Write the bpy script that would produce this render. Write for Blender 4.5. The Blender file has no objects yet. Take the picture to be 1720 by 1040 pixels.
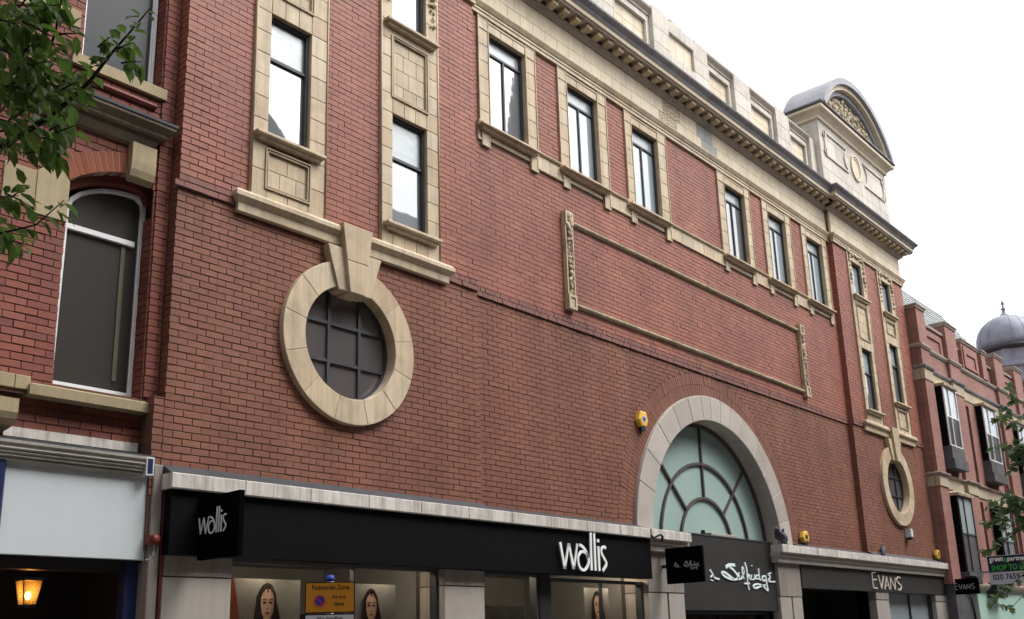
import bpy, bmesh, math, random
from mathutils import Vector, Matrix
R = random.Random(11)
sc = bpy.context.scene
COL = sc.collection

# ------------------------------------------------------------------ camera, sky, sun, exposure
CAM = Vector((0.0, -10.0, 1.6))
FW = Vector((0.7337431, 0.63100199, 0.25190782))
RT = Vector((0.65765803, -0.75271416, -0.03012176))
UP = Vector((-0.17060769, -0.18777083, 0.96728234))
FPX, CX, CY = 1667.52, 860.0, 649.06
cd = bpy.data.cameras.new('camera'); cam = bpy.data.objects.new('camera', cd); COL.objects.link(cam)
cam.matrix_world = Matrix(((RT.x, UP.x, -FW.x, CAM.x), (RT.y, UP.y, -FW.y, CAM.y), (RT.z, UP.z, -FW.z, CAM.z), (0, 0, 0, 1)))
cd.sensor_width = 36.0; cd.lens = FPX / 1720 * 36; cd.shift_y = (CY - 520) / 1720
cd.clip_start = 0.05; cd.clip_end = 2000
sc.camera = cam
SUN_EL, SUN_AZ = math.radians(55), math.radians(145)
w = bpy.data.worlds.new('World'); sc.world = w; w.use_nodes = True
nt = w.node_tree; nt.nodes.clear()
sky = nt.nodes.new('ShaderNodeTexSky'); sky.sky_type = 'NISHITA'; sky.sun_disc = False
sky.sun_elevation = SUN_EL; sky.sun_rotation = SUN_AZ; sky.air_density = 1.0; sky.dust_density = 4.0; sky.ozone_density = 1.0
hs = nt.nodes.new('ShaderNodeHueSaturation'); hs.inputs['Saturation'].default_value = 0.10
bg = nt.nodes.new('ShaderNodeBackground'); bg.inputs['Strength'].default_value = 0.15
wo = nt.nodes.new('ShaderNodeOutputWorld')
tcw = nt.nodes.new('ShaderNodeTexCoord'); cn = nt.nodes.new('ShaderNodeTexNoise'); cn.inputs['Scale'].default_value = 5.0; cn.inputs['Detail'].default_value = 6
cr_ = nt.nodes.new('ShaderNodeMapRange'); cr_.inputs['From Min'].default_value = .35; cr_.inputs['From Max'].default_value = .65; cr_.inputs['To Min'].default_value = .78; cr_.inputs['To Max'].default_value = 1.22
cm = nt.nodes.new('ShaderNodeVectorMath'); cm.operation = 'SCALE'      # soft cloud tone of an overcast sky
nt.links.new(tcw.outputs['Generated'], cn.inputs['Vector']); nt.links.new(cn.outputs['Fac'], cr_.inputs[0])
nt.links.new(sky.outputs[0], hs.inputs['Color']); nt.links.new(hs.outputs[0], cm.inputs[0]); nt.links.new(cr_.outputs[0], cm.inputs['Scale']); nt.links.new(cm.outputs[0], bg.inputs[0]); nt.links.new(bg.outputs[0], wo.inputs[0])
sd = bpy.data.lights.new('sun', 'SUN'); sd.energy = 0.7; sd.angle = math.radians(25); sd.color = (1.0, 0.96, 0.9)
so = bpy.data.objects.new('sun', sd); COL.objects.link(so)
# light comes from behind the viewer, high up (compass: rotation 0 = +Y, growing towards +X)
sdir = Vector((math.sin(SUN_AZ) * math.cos(SUN_EL), math.cos(SUN_AZ) * math.cos(SUN_EL), math.sin(SUN_EL)))
so.rotation_euler = (-sdir).to_track_quat('-Z', 'Y').to_euler(); so.location = (0, -20, 40)
vs = sc.view_settings
vs.view_transform = 'Standard'; vs.look = 'None'; vs.gamma = 1.0; vs.exposure = 1.35; vs.use_curve_mapping = False

# ------------------------------------------------------------------ helpers
LOC = {}
def project(p):
    d = Vector(p) - CAM; f = d.dot(FW)
    if f < 0.05: return None
    return CX + FPX * d.dot(RT) / f, CY - FPX * d.dot(UP) / f, f
def inview(p, m=70):
    q = project(p)
    return q is not None and -m < q[0] < 1720 + m and -m < q[1] < 1040 + m
def atpx(u, v, dist):
    d = (FW * FPX + RT * (u - CX) + UP * (CY - v)).normalized()
    return CAM + d * dist

class MB:
    def __init__(s): s.v = []; s.f = []; s.sm = False
    def quadbox(s, P):      # 8 points: bottom ring 0-3, top ring 4-7
        b = len(s.v); s.v += P
        s.f += [(b, b+3, b+2, b+1), (b+4, b+5, b+6, b+7), (b, b+1, b+5, b+4), (b+1, b+2, b+6, b+5), (b+2, b+3, b+7, b+6), (b+3, b, b+4, b+7)]; return s
    def box(s, x0, x1, y0, y1, z0, z1):
        s.quadbox([(x0,y0,z0),(x1,y0,z0),(x1,y1,z0),(x0,y1,z0),(x0,y0,z1),(x1,y0,z1),(x1,y1,z1),(x0,y1,z1)]); return s
    def cbox(s, x0, x1, y0, y1, z0, z1, c=.006):   # block with its front (-y) arris chamfered
        b = len(s.v)
        s.v += [(x0+c,y0,z0+c),(x1-c,y0,z0+c),(x1-c,y0,z1-c),(x0+c,y0,z1-c), (x0,y0+c,z0),(x1,y0+c,z0),(x1,y0+c,z1),(x0,y0+c,z1), (x0,y1,z0),(x1,y1,z0),(x1,y1,z1),(x0,y1,z1)]
        s.f.append((b, b+1, b+2, b+3))
        for i in range(4):
            j = (i+1) % 4
            s.f += [(b+4+i, b+4+j, b+j, b+i), (b+8+i, b+8+j, b+4+j, b+4+i)]
        s.f.append((b+11, b+10, b+9, b+8)); return s
    def obox(s, c, ax, hx, hy, hz):                # oriented box
        c = Vector(c); X, Y, Z = [Vector(a) for a in ax]; P = []
        for sz in (-1, 1):
            for sx, sy in ((-1,-1),(1,-1),(1,1),(-1,1)):
                P.append(tuple(c + X*hx*sx + Y*hy*sy + Z*hz*sz))
        s.quadbox(P); return s
    def poly(s, pts, y0, y1, c=0.0):               # XZ outline extruded from y0 (front) to y1
        n = len(pts); b = len(s.v)
        if c:
            cx = sum(p[0] for p in pts)/n; cz = sum(p[1] for p in pts)/n
            fr = []
            for x, z in pts:
                d = math.hypot(x-cx, z-cz) or 1; k = max(0, 1 - c*1.5/d); fr.append((cx+(x-cx)*k, y0, cz+(z-cz)*k))
            s.v += fr + [(x, y0+c, z) for x, z in pts] + [(x, y1, z) for x, z in pts]; L = 3
        else:
            s.v += [(x, y0, z) for x, z in pts] + [(x, y1, z) for x, z in pts]; L = 2
        s.f.append(tuple(range(b, b+n)))
        for l in range(L-1):
            for i in range(n):
                j = (i+1) % n
                s.f.append((b+l*n+i, b+(l+1)*n+i, b+(l+1)*n+j, b+l*n+j))
        s.f.append(tuple(reversed(range(b+(L-1)*n, b+L*n)))); return s
    def sector(s, cx, cz, r0, r1, a0, a1, y0, y1, n=4, c=0.0):
        pts = [(cx+r1*math.cos(a0+(a1-a0)*i/n), cz+r1*math.sin(a0+(a1-a0)*i/n)) for i in range(n+1)]
        pts += [(cx+r0*math.cos(a1+(a0-a1)*i/n), cz+r0*math.sin(a1+(a0-a1)*i/n)) for i in range(n+1)]
        return s.poly(pts, y0, y1, c)
    def ringloops(s, A, B, y0, y1):                # frame between two XZ loops of the same length
        n = len(A); b = len(s.v)
        for L in (A, B):
            for y in (y0, y1): s.v += [(x, y, z) for x, z in L]
        for i in range(n):
            j = (i+1) % n
            s.f += [(b+i, b+j, b+2*n+j, b+2*n+i), (b+n+i, b+3*n+i, b+3*n+j, b+n+j), (b+i, b+n+i, b+n+j, b+j), (b+2*n+i, b+2*n+j, b+3*n+j, b+3*n+i)]
        return s
    def mould(s, prof, x0, x1, yp, rl=True, rr=True, yback=None):   # prof: (out, z) bottom to top
        yb = yp + .05 if yback is None else yback
        b = len(s.v); n = len(prof)
        for d, z in prof: s.v.append((x0 - (d if rl else 0), yp - d, z))
        for d, z in prof: s.v.append((x1 + (d if rr else 0), yp - d, z))
        for d, z in prof: s.v.append((x0 - (d if rl else 0), yb, z))
        for d, z in prof: s.v.append((x1 + (d if rr else 0), yb, z))
        for i in range(n-1):
            s.f += [(b+i, b+n+i, b+n+i+1, b+i+1), (b+2*n+i, b+i, b+i+1, b+2*n+i+1), (b+n+i, b+3*n+i, b+3*n+i+1, b+n+i+1)]
        s.f += [(b, b+2*n, b+3*n, b+n), (b+n-1, b+2*n-1, b+4*n-1, b+3*n-1)]
        return s
    def tube(s, path, r, n=6, r1=None):
        path = [Vector(p) for p in path]; b = len(s.v); m = len(path)
        for i, p in enumerate(path):
            t = (path[min(i+1, m-1)] - path[max(i-1, 0)]).normalized()
            a = Vector((0,0,1)) if abs(t.z) < .9 else Vector((1,0,0))
            u = t.cross(a).normalized(); v2 = t.cross(u)
            rr = r if r1 is None else r + (r1-r)*i/(m-1)
            for k in range(n):
                q = p + (u*math.cos(2*math.pi*k/n) + v2*math.sin(2*math.pi*k/n))*rr; s.v.append(tuple(q))
        for i in range(m-1):
            for k in range(n):
                l = (k+1) % n
                s.f.append((b+i*n+k, b+i*n+l, b+(i+1)*n+l, b+(i+1)*n+k))
        s.f += [tuple(reversed(range(b, b+n))), tuple(range(b+(m-1)*n, b+m*n))]; return s
    def lathe(s, prof, c, n=24, axis='z'):
        b = len(s.v); m = len(prof)
        for r, h in prof:
            for k in range(n):
                a = 2*math.pi*k/n
                if axis == 'z': s.v.append((c[0]+r*math.cos(a), c[1]+r*math.sin(a), c[2]+h))
                else: s.v.append((c[0]+r*math.cos(a), c[1]+h, c[2]+r*math.sin(a)))
        for i in range(m-1):
            for k in range(n):
                l = (k+1) % n; s.f.append((b+i*n+k, b+i*n+l, b+(i+1)*n+l, b+(i+1)*n+k))
        s.f += [tuple(reversed(range(b, b+n))), tuple(range(b+(m-1)*n, b+m*n))]; return s
    def blob(s, c, rx, ry, rz, rot=0.0, n=7, m=5):   # ellipsoid, turned about y
        b = len(s.v); co, si = math.cos(rot), math.sin(rot)
        for i in range(m+1):
            t = math.pi*i/m
            for k in range(n):
                a = 2*math.pi*k/n; x = rx*math.sin(t)*math.cos(a); y = ry*math.sin(t)*math.sin(a); z = rz*math.cos(t)
                s.v.append((c[0]+x*co+z*si, c[1]+y, c[2]-x*si+z*co))
        for i in range(m):
            for k in range(n):
                l = (k+1) % n; s.f.append((b+i*n+k, b+i*n+l, b+(i+1)*n+l, b+(i+1)*n+k))
        return s
    def ribbon(s, pts, wd, frame, th=.02, smooth=True):   # flat stroke; frame maps (a, z, out) to space
        P = [Vector((a, z)) for a, z in pts]
        if smooth and len(P) > 2:
            Q = []
            for i in range(len(P)-1):
                p0, p1, p2, p3 = P[max(i-1,0)], P[i], P[i+1], P[min(i+2,len(P)-1)]
                for k in range(6):
                    t = k/6
                    Q.append(.5*((2*p1)+(p2-p0)*t+(2*p0-5*p1+4*p2-p3)*t*t+(3*p1-p0-3*p2+p3)*t**3))
            P = Q + [P[-1]]
        b = len(s.v); m = len(P)
        for i in range(m):
            t = (P[min(i+1,m-1)] - P[max(i-1,0)])
            t = t.normalized() if t.length > 1e-9 else Vector((1,0))
            nn = Vector((-t.y, t.x))*wd/2; e = t*0
            for q, o in ((P[i]+nn, th), (P[i]-nn, th), (P[i]+nn, 0), (P[i]-nn, 0)): s.v.append(tuple(frame(q.x, q.y, o)))
        for i in range(m-1):
            a = b+i*4; c = a+4
            s.f += [(a, a+1, c+1, c), (a+2, a, c, c+2), (a+1, a+3, c+3, c+1), (a+3, a+2, c+2, c+3)]
        s.f += [(b, b+2, b+3, b+1), (b+4*m-4, b+4*m-3, b+4*m-1, b+4*m-2)]; return s

def link(o, parent, loc):
    COL.objects.link(o); LOC[o.name] = Vector(loc)
    if parent is not None:
        o.parent = parent; o.location = Vector(loc) - LOC[parent.name]
    else: o.location = loc
    return o
def obj(name, mb, mat, parent=None, label=None, kind=None, smooth=False, origin=None):
    if origin is None:
        mn = [min(p[i] for p in mb.v) for i in range(3)]; mx = [max(p[i] for p in mb.v) for i in range(3)]
        origin = ((mn[0]+mx[0])/2, (mn[1]+mx[1])/2, mn[2])
    ox, oy, oz = origin
    me = bpy.data.meshes.new(name)
    me.from_pydata([(x-ox, y-oy, z-oz) for x, y, z in mb.v], [], mb.f); me.update()
    for m in (mat if isinstance(mat, (list, tuple)) else [mat]): me.materials.append(m)
    if smooth:
        me.polygons.foreach_set('use_smooth', [True]*len(me.polygons))
    o = bpy.data.objects.new(name, me); link(o, parent, origin)
    if label: o['label'] = label
    if kind: o['kind'] = kind
    return o
def tag(o, label, cat, group=None):
    o['label'] = label; o['category'] = cat
    if group: o['group'] = group
    return o
def thing(name, label, cat, loc, group=None):
    o = bpy.data.objects.new(name, None); o.empty_display_size = .2; link(o, None, loc)
    return tag(o, label, cat, group)
def part(name, parent, loc):
    o = bpy.data.objects.new(name, None); o.empty_display_size = .1; return link(o, parent, loc)
def sheet(loops, y, frame=None):     # flat wall face with openings: first loop outer, rest holes
    bm = bmesh.new(); es = []
    for L in loops:
        vv = [bm.verts.new((a, y, z) if frame is None else frame(a, z)) for a, z in L]
        for i in range(len(vv)): es.append(bm.edges.new((vv[i], vv[(i+1) % len(vv)])))
    bmesh.ops.triangle_fill(bm, use_beauty=True, use_dissolve=False, edges=es)
    mb = MB(); bm.verts.index_update()
    mb.v = [tuple(v.co) for v in bm.verts]; mb.f = [tuple(v.index for v in f.verts) for f in bm.faces]
    bm.free(); return mb
def join(a, b):
    n = len(a.v); a.v += b.v; a.f += [tuple(i+n for i in f) for f in b.f]; return a
def circ(cx, cz, r, n=48): return [(cx+r*math.cos(2*math.pi*i/n), cz+r*math.sin(2*math.pi*i/n)) for i in range(n)]
def rect(x0, x1, z0, z1): return [(x0, z0), (x1, z0), (x1, z1), (x0, z1)]
def clip_rect(poly, x0, x1, z0, z1):
    for ax, lim, sg in ((0, x0, 1), (0, x1, -1), (1, z0, 1), (1, z1, -1)):
        out = []
        for i in range(len(poly)):
            p, q = poly[i-1], poly[i]; dp, dq = (p[ax]-lim)*sg, (q[ax]-lim)*sg
            if (dp < 0) != (dq < 0):
                t = dp/(dp-dq); out.append((p[0]+(q[0]-p[0])*t, p[1]+(q[1]-p[1])*t))
            if dq >= 0: out.append(q)
        poly = out
        if not poly: break
    return poly

# ------------------------------------------------------------------ materials
def newmat(name):
    m = bpy.data.materials.new(name); m.use_nodes = True
    return m, m.node_tree, m.node_tree.nodes['Principled BSDF']
def N(nt, typ, **kw):
    n = nt.nodes.new(typ)
    for k, v in kw.items(): setattr(n, k, v)
    return n
def ramp(nt, fac, stops, interp='LINEAR'):
    r = N(nt, 'ShaderNodeValToRGB'); r.color_ramp.interpolation = interp
    e = r.color_ramp.elements
    while len(e) < len(stops): e.new(0.5)
    for i, (p, c) in enumerate(stops):
        e[i].position = p; e[i].color = (c, c, c, 1) if isinstance(c, (int, float)) else (*c, 1)
    nt.links.new(fac, r.inputs[0]); return r.outputs[0]
def wpos(nt, scale=(1, 1, 1)):
    g = N(nt, 'ShaderNodeNewGeometry')
    m = N(nt, 'ShaderNodeMapping'); m.inputs['Scale'].default_value = scale
    nt.links.new(g.outputs['Position'], m.inputs['Vector']); return m.outputs[0]
def noise(nt, vec, scale, detail=4, rough=.55):
    n = N(nt, 'ShaderNodeTexNoise'); n.inputs['Scale'].default_value = scale; n.inputs['Detail'].default_value = detail; n.inputs['Roughness'].default_value = rough
    nt.links.new(vec, n.inputs['Vector']); return n.outputs['Fac']
def mul(nt, a, b, fac=1.0, mode='MULTIPLY'):
    m = N(nt, 'ShaderNodeMix', data_type='RGBA', blend_type=mode); m.inputs[0].default_value = fac
    for s, x in ((6, a), (7, b)):
        if hasattr(x, 'is_linked'): nt.links.new(x, m.inputs[s])
        else: m.inputs[s].default_value = (*x, 1)
    return m.outputs[2]
def mixf(nt, fac, a, b):
    m = N(nt, 'ShaderNodeMix', data_type='RGBA')
    nt.links.new(fac, m.inputs[0])
    for s, x in ((6, a), (7, b)):
        if hasattr(x, 'is_linked'): nt.links.new(x, m.inputs[s])
        else: m.inputs[s].default_value = (*x, 1)
    return m.outputs[2]
def rnd(nt):
    o = N(nt, 'ShaderNodeObjectInfo'); g = N(nt, 'ShaderNodeNewGeometry')
    a = N(nt, 'ShaderNodeMath', operation='ADD'); f = N(nt, 'ShaderNodeMath', operation='FRACT')
    nt.links.new(o.outputs['Random'], a.inputs[0]); nt.links.new(g.outputs['Random Per Island'], a.inputs[1]); nt.links.new(a.outputs[0], f.inputs[0])
    return f.outputs[0]
def bump(nt, b, fac, strength, dist=.01):
    n = N(nt, 'ShaderNodeBump'); n.inputs['Strength'].default_value = strength; n.inputs['Distance'].default_value = dist
    nt.links.new(fac, n.inputs['Height']); nt.links.new(n.outputs[0], b.inputs['Normal'])
def brick_mat(name, tones, stain=(.72, 1.08), rough=.72, spec=.35):
    m, nt, b = newmat(name)
    k = len(tones); c = ramp(nt, rnd(nt), [(i/(k-1), t) for i, t in enumerate(tones)])
    v = wpos(nt)
    st = ramp(nt, noise(nt, v, .55, 5, .6), [(.25, stain[0]), (.75, stain[1])])
    gr = ramp(nt, noise(nt, v, 42, 3), [(.2, .82), (.8, 1.12)])
    pt = ramp(nt, noise(nt, v, .9, 6, .7), [(.56, 0.0), (.74, .38)])
    c = mixf(nt, pt, c, mul(nt, c, (1.28, 1.45, 1.35)))
    rn = ramp(nt, noise(nt, wpos(nt, (2.2, 2.2, .16)), 1.0, 5, .65), [(.35, .84), (.62, 1.04)])
    c = mul(nt, mul(nt, mul(nt, c, st), gr), rn)
    nt.links.new(c, b.inputs['Base Color']); b.inputs['Roughness'].default_value = rough; b.inputs['Specular IOR Level'].default_value = spec
    bump(nt, b, noise(nt, v, 70, 4), .35, .006); return m
def stone_mat(name, tones, dirt=(.30, .26, .22), dirt_amt=.35, grain=90, gamp=.1, streak=0.0, rough=.8, bstr=.3, nscale=1.6):
    m, nt, b = newmat(name); v = wpos(nt)
    tones = tones if len(tones) > 1 else tones*2
    k = len(tones); c = ramp(nt, rnd(nt), [(i/max(1, k-1), t) for i, t in enumerate(tones)])
    gr = ramp(nt, noise(nt, v, grain, 2), [(.3, 1-gamp), (.7, 1+gamp)])
    c = mul(nt, c, gr)
    d = ramp(nt, noise(nt, v, nscale, 7, .65), [(.46, 0.0), (.78, dirt_amt)])
    c = mixf(nt, d, c, dirt)
    if streak:
        s = ramp(nt, noise(nt, wpos(nt, (9, 9, .35)), 1.3, 5, .7), [(.42, 0.0), (.72, streak)])
        c = mixf(nt, s, c, dirt)
    nt.links.new(c, b.inputs['Base Color']); b.inputs['Roughness'].default_value = rough; b.inputs['Specular IOR Level'].default_value = .3
    bump(nt, b, noise(nt, v, grain*.6, 4), bstr, .006); return m
def plain(name, c, rough=.5, spec=.4, metal=0.0, var=.12, nscale=6, coat=0.0):
    m, nt, b = newmat(name)
    st = ramp(nt, noise(nt, wpos(nt), nscale, 5), [(.3, 1-var), (.7, 1+var)])
    nt.links.new(mul(nt, c, st), b.inputs['Base Color']); b.inputs['Roughness'].default_value = rough
    b.inputs['Specular IOR Level'].default_value = spec; b.inputs['Metallic'].default_value = metal; b.inputs['Coat Weight'].default_value = coat; return m
def emit(name, c, s):
    m, nt, b = newmat(name); b.inputs['Base Color'].default_value = (*c, 1); b.inputs['Emission Color'].default_value = (*c, 1); b.inputs['Emission Strength'].default_value = s; return m
def mirror_glass(name, refl=.4, tint=(.02, .024, .028), rough=.02, wob=.04, wscale=2.2):
    m, nt, b = newmat(name)
    b.inputs['Base Color'].default_value = (*tint, 1); b.inputs['Roughness'].default_value = .4; b.inputs['Specular IOR Level'].default_value = .12
    g = N(nt, 'ShaderNodeBsdfGlossy'); g.inputs['Roughness'].default_value = rough; g.inputs['Color'].default_value = (.96, .98, 1, 1)
    mx = N(nt, 'ShaderNodeMixShader'); mx.inputs[0].default_value = refl
    bp = N(nt, 'ShaderNodeBump'); bp.inputs['Strength'].default_value = wob; bp.inputs['Distance'].default_value = .02
    nt.links.new(noise(nt, wpos(nt), wscale, 2), bp.inputs['Height']); nt.links.new(bp.outputs[0], g.inputs['Normal'])
    nt.links.new(b.outputs[0], mx.inputs[1]); nt.links.new(g.outputs[0], mx.inputs[2])
    nt.links.new(mx.outputs[0], nt.nodes['Material Output'].inputs[0]); return m
def clear_glass(name, refl=.1, tint=(.85, .9, .9)):
    m, nt, b = newmat(name); nt.nodes.remove(b)
    t = N(nt, 'ShaderNodeBsdfTransparent'); t.inputs[0].default_value = (*tint, 1)
    g = N(nt, 'ShaderNodeBsdfGlossy'); g.inputs['Roughness'].default_value = .01
    mx = N(nt, 'ShaderNodeMixShader'); mx.inputs[0].default_value = refl
    nt.links.new(t.outputs[0], mx.inputs[1]); nt.links.new(g.outputs[0], mx.inputs[2])
    nt.links.new(mx.outputs[0], nt.nodes['Material Output'].inputs[0]); return m

M = {}
M['brick_up'] = brick_mat('glazed red brick', [(.290,.099,.069),(.308,.106,.071),(.328,.115,.077),(.296,.105,.075),(.352,.130,.086),(.270,.096,.070)], rough=.6)
M['brick_low'] = brick_mat('brown red brick', [(.212,.084,.056),(.226,.089,.057),(.216,.083,.053),(.246,.102,.065),(.206,.083,.058)])
M['brick_purple'] = brick_mat('purple header brick', [(.215,.096,.080),(.240,.102,.084),(.225,.092,.074)])
M['brick_town'] = brick_mat('orange red brick', [(.205,.062,.042),(.235,.070,.046),(.185,.056,.042),(.260,.085,.056),(.165,.052,.044)])
M['rubbed'] = brick_mat('rubbed orange brick', [(.25,.070,.034),(.27,.078,.038),(.23,.062,.032)], rough=.85)
M['mortar'] = plain('dark mortar', (.135,.078,.063), .95, .1)
M['mortar_brown'] = plain('brown mortar', (.075,.055,.050), .95, .1)
M['mortar_pale'] = plain('pale lime putty', (.55,.45,.38), .9, .1)
TC = [(.49,.385,.25),(.55,.44,.295),(.52,.41,.28),(.46,.345,.22),(.57,.465,.33),(.49,.39,.275)]
M['terra'] = stone_mat('buff terracotta', TC, (.20,.16,.115), .6, 120, .09, .45, .55, .25, 2.4)
M['terra_dirty'] = stone_mat('weathered terracotta', [(.46,.37,.24),(.52,.42,.28)], (.10,.09,.08), .8, 60, .1, .55, .7, .35, 3)
M['terra_gap'] = plain('dark terracotta joint', (.16,.12,.08), .95, .1)
M['frieze'] = stone_mat('pale frieze stone', [(.60,.51,.375),(.64,.55,.42),(.585,.495,.365),(.65,.565,.435)], (.22,.18,.14), .35, 110, .06, .2, .75, .2)
M['parapet'] = stone_mat('lichen grey parapet stone', [(.56,.51,.445),(.61,.56,.495),(.53,.485,.425)], (.24,.23,.225), .7, 40, .12, .5, .9, .5, 1.2)
M['soot'] = stone_mat('flare paled sooty stone', [(.24,.235,.245),(.29,.285,.29)], (.10,.10,.115), .7, 40, .12, .4, .9, .5)  # pale wash of lens flare mixed into the soot tones
M['bedstone'] = stone_mat('smoke browned stone', [(.34,.29,.25),(.39,.33,.28)], (.16,.14,.13), .6, 60, .1, .3, .85, .3)
M['town_stone'] = stone_mat('dull olive sandstone', [(.34,.275,.165),(.38,.31,.19),(.31,.25,.155)], (.12,.10,.075), .45, 90, .1, .3, .85, .3)
M['town_stone2'] = stone_mat('worn sandstone band', [(.43,.36,.26),(.47,.40,.29)], (.20,.17,.14), .5, 90, .1, .3, .85, .3)
M['town_dark'] = stone_mat('dark sandstone', [(.17,.14,.10),(.20,.17,.12)], (.06,.055,.05), .7, 60, .12, .4, .9, .35)  # darker tone than the other town stones
M['hood'] = stone_mat('flare blued weathered stone', [(.33,.33,.36),(.37,.37,.39)], (.16,.16,.18), .6, 40, .1, .35, .85, .4)  # bluish lift of lens flare set into the stone colour
M['granite'] = stone_mat('grey speckled granite', [(.355,.315,.285),(.405,.36,.325),(.445,.40,.36),(.375,.335,.30)], (.15,.13,.125), .3, 150, .22, .12, .65, .15)
M['pier'] = stone_mat('buff grey pier stone', [(.34,.31,.28),(.36,.33,.30)], (.12,.10,.095), .35, 150, .2, .2, .7, .15)
M['pier_rough'] = stone_mat('rough grey stone', [(.26,.23,.205)], (.08,.07,.065), .6, 120, .25, .35, .85, .3)
M['canopy'] = stone_mat('rain streaked concrete', [(.58,.545,.505),(.62,.585,.54),(.55,.515,.475)], (.12,.11,.105), .45, 70, .08, .62, .8, .3, 4)
M['lead'] = plain('lead flashing', (.040,.043,.050), .55, .4, .2, .25, 5)
M['black'] = plain('black gloss fascia', (.003,.003,.004), .6, .08)
M['charcoal'] = plain('charcoal fascia', (.024,.023,.021), .6, .3, 0, .15, 2)
M['bladeblack'] = plain('black sign face', (.002,.002,.003), .9, .02)
M['white'] = plain('white lettering', (.80,.80,.80), .4, .4, 0, .04)
M['white_warm'] = plain('pale metal lettering', (.74,.66,.58), .35, .5, 0, .05)
M['white_blue'] = plain('pale blue white lettering', (.74,.84,.86), .4, .4, 0, .04)
M['gunmetal'] = plain('dark grey lettering', (.32,.31,.34), .4, .4)
M['frame'] = plain('dark metal window frame', (.035,.036,.042), .5, .4)
M['bar'] = plain('grey brown glazing bar', (.075,.062,.058), .6, .3)
M['upvc'] = plain('white painted frame', (.74,.74,.76), .35, .4, 0, .06)
M['mirror'] = mirror_glass('sky reflecting glass', .27, (.12,.13,.14))
M['mirror_pale'] = mirror_glass('pale sky tinted glass', .20, (.26,.31,.33), .05, .06)  # pale base tint stands in for reflected sky
M['frost'] = mirror_glass('frosted pane', .15, (.28,.32,.33), .25, .25, 9)
M['mirror_dim'] = mirror_glass('dim old glass', .13, (.085,.075,.078), .1, .25, 7)
M['town_glass'] = mirror_glass('dark sash glass', .05, (.042,.040,.036), .03, .03)
M['town_glass_up'] = mirror_glass('grey net behind glass', .016, (.022,.024,.028), .1, .05)
M['shopglass'] = clear_glass('shop window glass', .07, (.82,.84,.83))
M['mint'] = stone_mat('mint frosted glazing', [(.30,.405,.38)], (.26,.365,.345), .3, 200, .04, 0, .5, .03)
M['yellow'] = plain('yellow plastic', (.74,.44,.07), .4, .4)
M['navy'] = plain('navy plastic', (.015,.018,.05), .5, .3)
M['greywhite'] = plain('off white plastic', (.55,.56,.58), .5, .3)
M['board'] = stone_mat('blank sign panel', [(.50,.54,.56)], (.40,.43,.44), .35, 60, .02, .12, .5, .05)
M['bluepaint'] = plain('blue gloss paint', (.012,.020,.075), .35, .5)
M['redpaint'] = plain('dark red paint', (.10,.018,.015), .5, .4)
M['bellred'] = plain('red bell casing', (.13,.018,.014), .5, .4)
M['shutter'] = stone_mat('grimy grey moulding', [(.30,.28,.25)], (.10,.09,.08), .6, 80, .1, .2, .7, .2)
M['dark'] = plain('unlit interior', (.012,.011,.011), .8, .2)
M['room'] = plain('taupe shop wall', (.27,.26,.24), .8, .2, 0, .1, 1)
M['roomdark'] = plain('dark shop fitting', (.02,.018,.018), .5, .3)
M['pave'] = stone_mat('grey paving', [(.26,.25,.24),(.30,.29,.275)], (.14,.13,.12), .5, 30, .1)
M['asphalt'] = plain('asphalt', (.05,.05,.052), .9, .2)
M['bark'] = stone_mat('brown bark', [(.045,.036,.028)], (.025,.02,.017), .6, 40, .3, 0, .9, .6)
M['slate'] = stone_mat('pale grey slate', [(.23,.25,.245),(.27,.29,.285)], (.14,.15,.15), .5, 20, .12, .1, .7, .4)
M['dome'] = plain('grey lead dome', (.21,.22,.27), .6, .35, 0, .2, 2)  # lead colour carries the blue-grey lift of lens flare
M['opp'] = plain('dim opposite brick', (.10,.07,.06), .9, .1)
M['oppslate'] = plain('blue slate', (.045,.055,.075), .7, .2)
M['orange_card'] = plain('orange red card', (.55,.13,.05), .6, .3)
M['skin'] = plain('poster skin tone', (.72,.46,.34), .7, .2, 0, .05)
M['skin_shade'] = plain('poster shaded skin tone', (.50,.29,.21), .7, .2, 0, .05)
M['hair'] = plain('poster dark hair', (.022,.014,.012), .6, .3)
M['poster_cream'] = plain('poster backdrop', (.25,.235,.21), .7, .2)
M['poster_grey'] = plain('poster grey backdrop', (.25,.24,.225), .7, .2)
M['lip'] = plain('poster lip tone', (.30,.10,.09), .6, .3)
M['sign_orange'] = plain('orange sign face', (.52,.215,.015), .5, .4, 0, .05)
M['sign_white'] = plain('white sign face', (.52,.54,.58), .5, .4, 0, .04)
M['ink'] = plain('black print', (.012,.012,.014), .6, .2)
M['sign_blue'] = plain('blue print', (.02,.05,.35), .5, .3)
M['sign_red'] = plain('red print', (.50,.03,.06), .5, .3)
M['steel'] = plain('galvanised steel', (.36,.37,.39), .4, .5, .6)
M['to_let_navy'] = plain('navy board', (.012,.014,.035), .5, .3)
M['to_let_green'] = plain('green print', (.05,.42,.06), .5, .3)
M['mint_fascia'] = plain('mint shop fascia', (.36,.55,.47), .5, .3, 0, .06, 2)
M['greystone_dark'] = plain('dark grey render', (.09,.088,.092), .8, .2, 0, .25, 3)
M['pigeon'] = plain('slate grey feathers', (.045,.048,.062), .7, .3, 0, .3, 30)
M['bulb'] = emit('warm lamp glow', (1.0, .66, .26), 14)
M['spot'] = emit('warm downlight', (1.0, .70, .38), 9)
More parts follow.
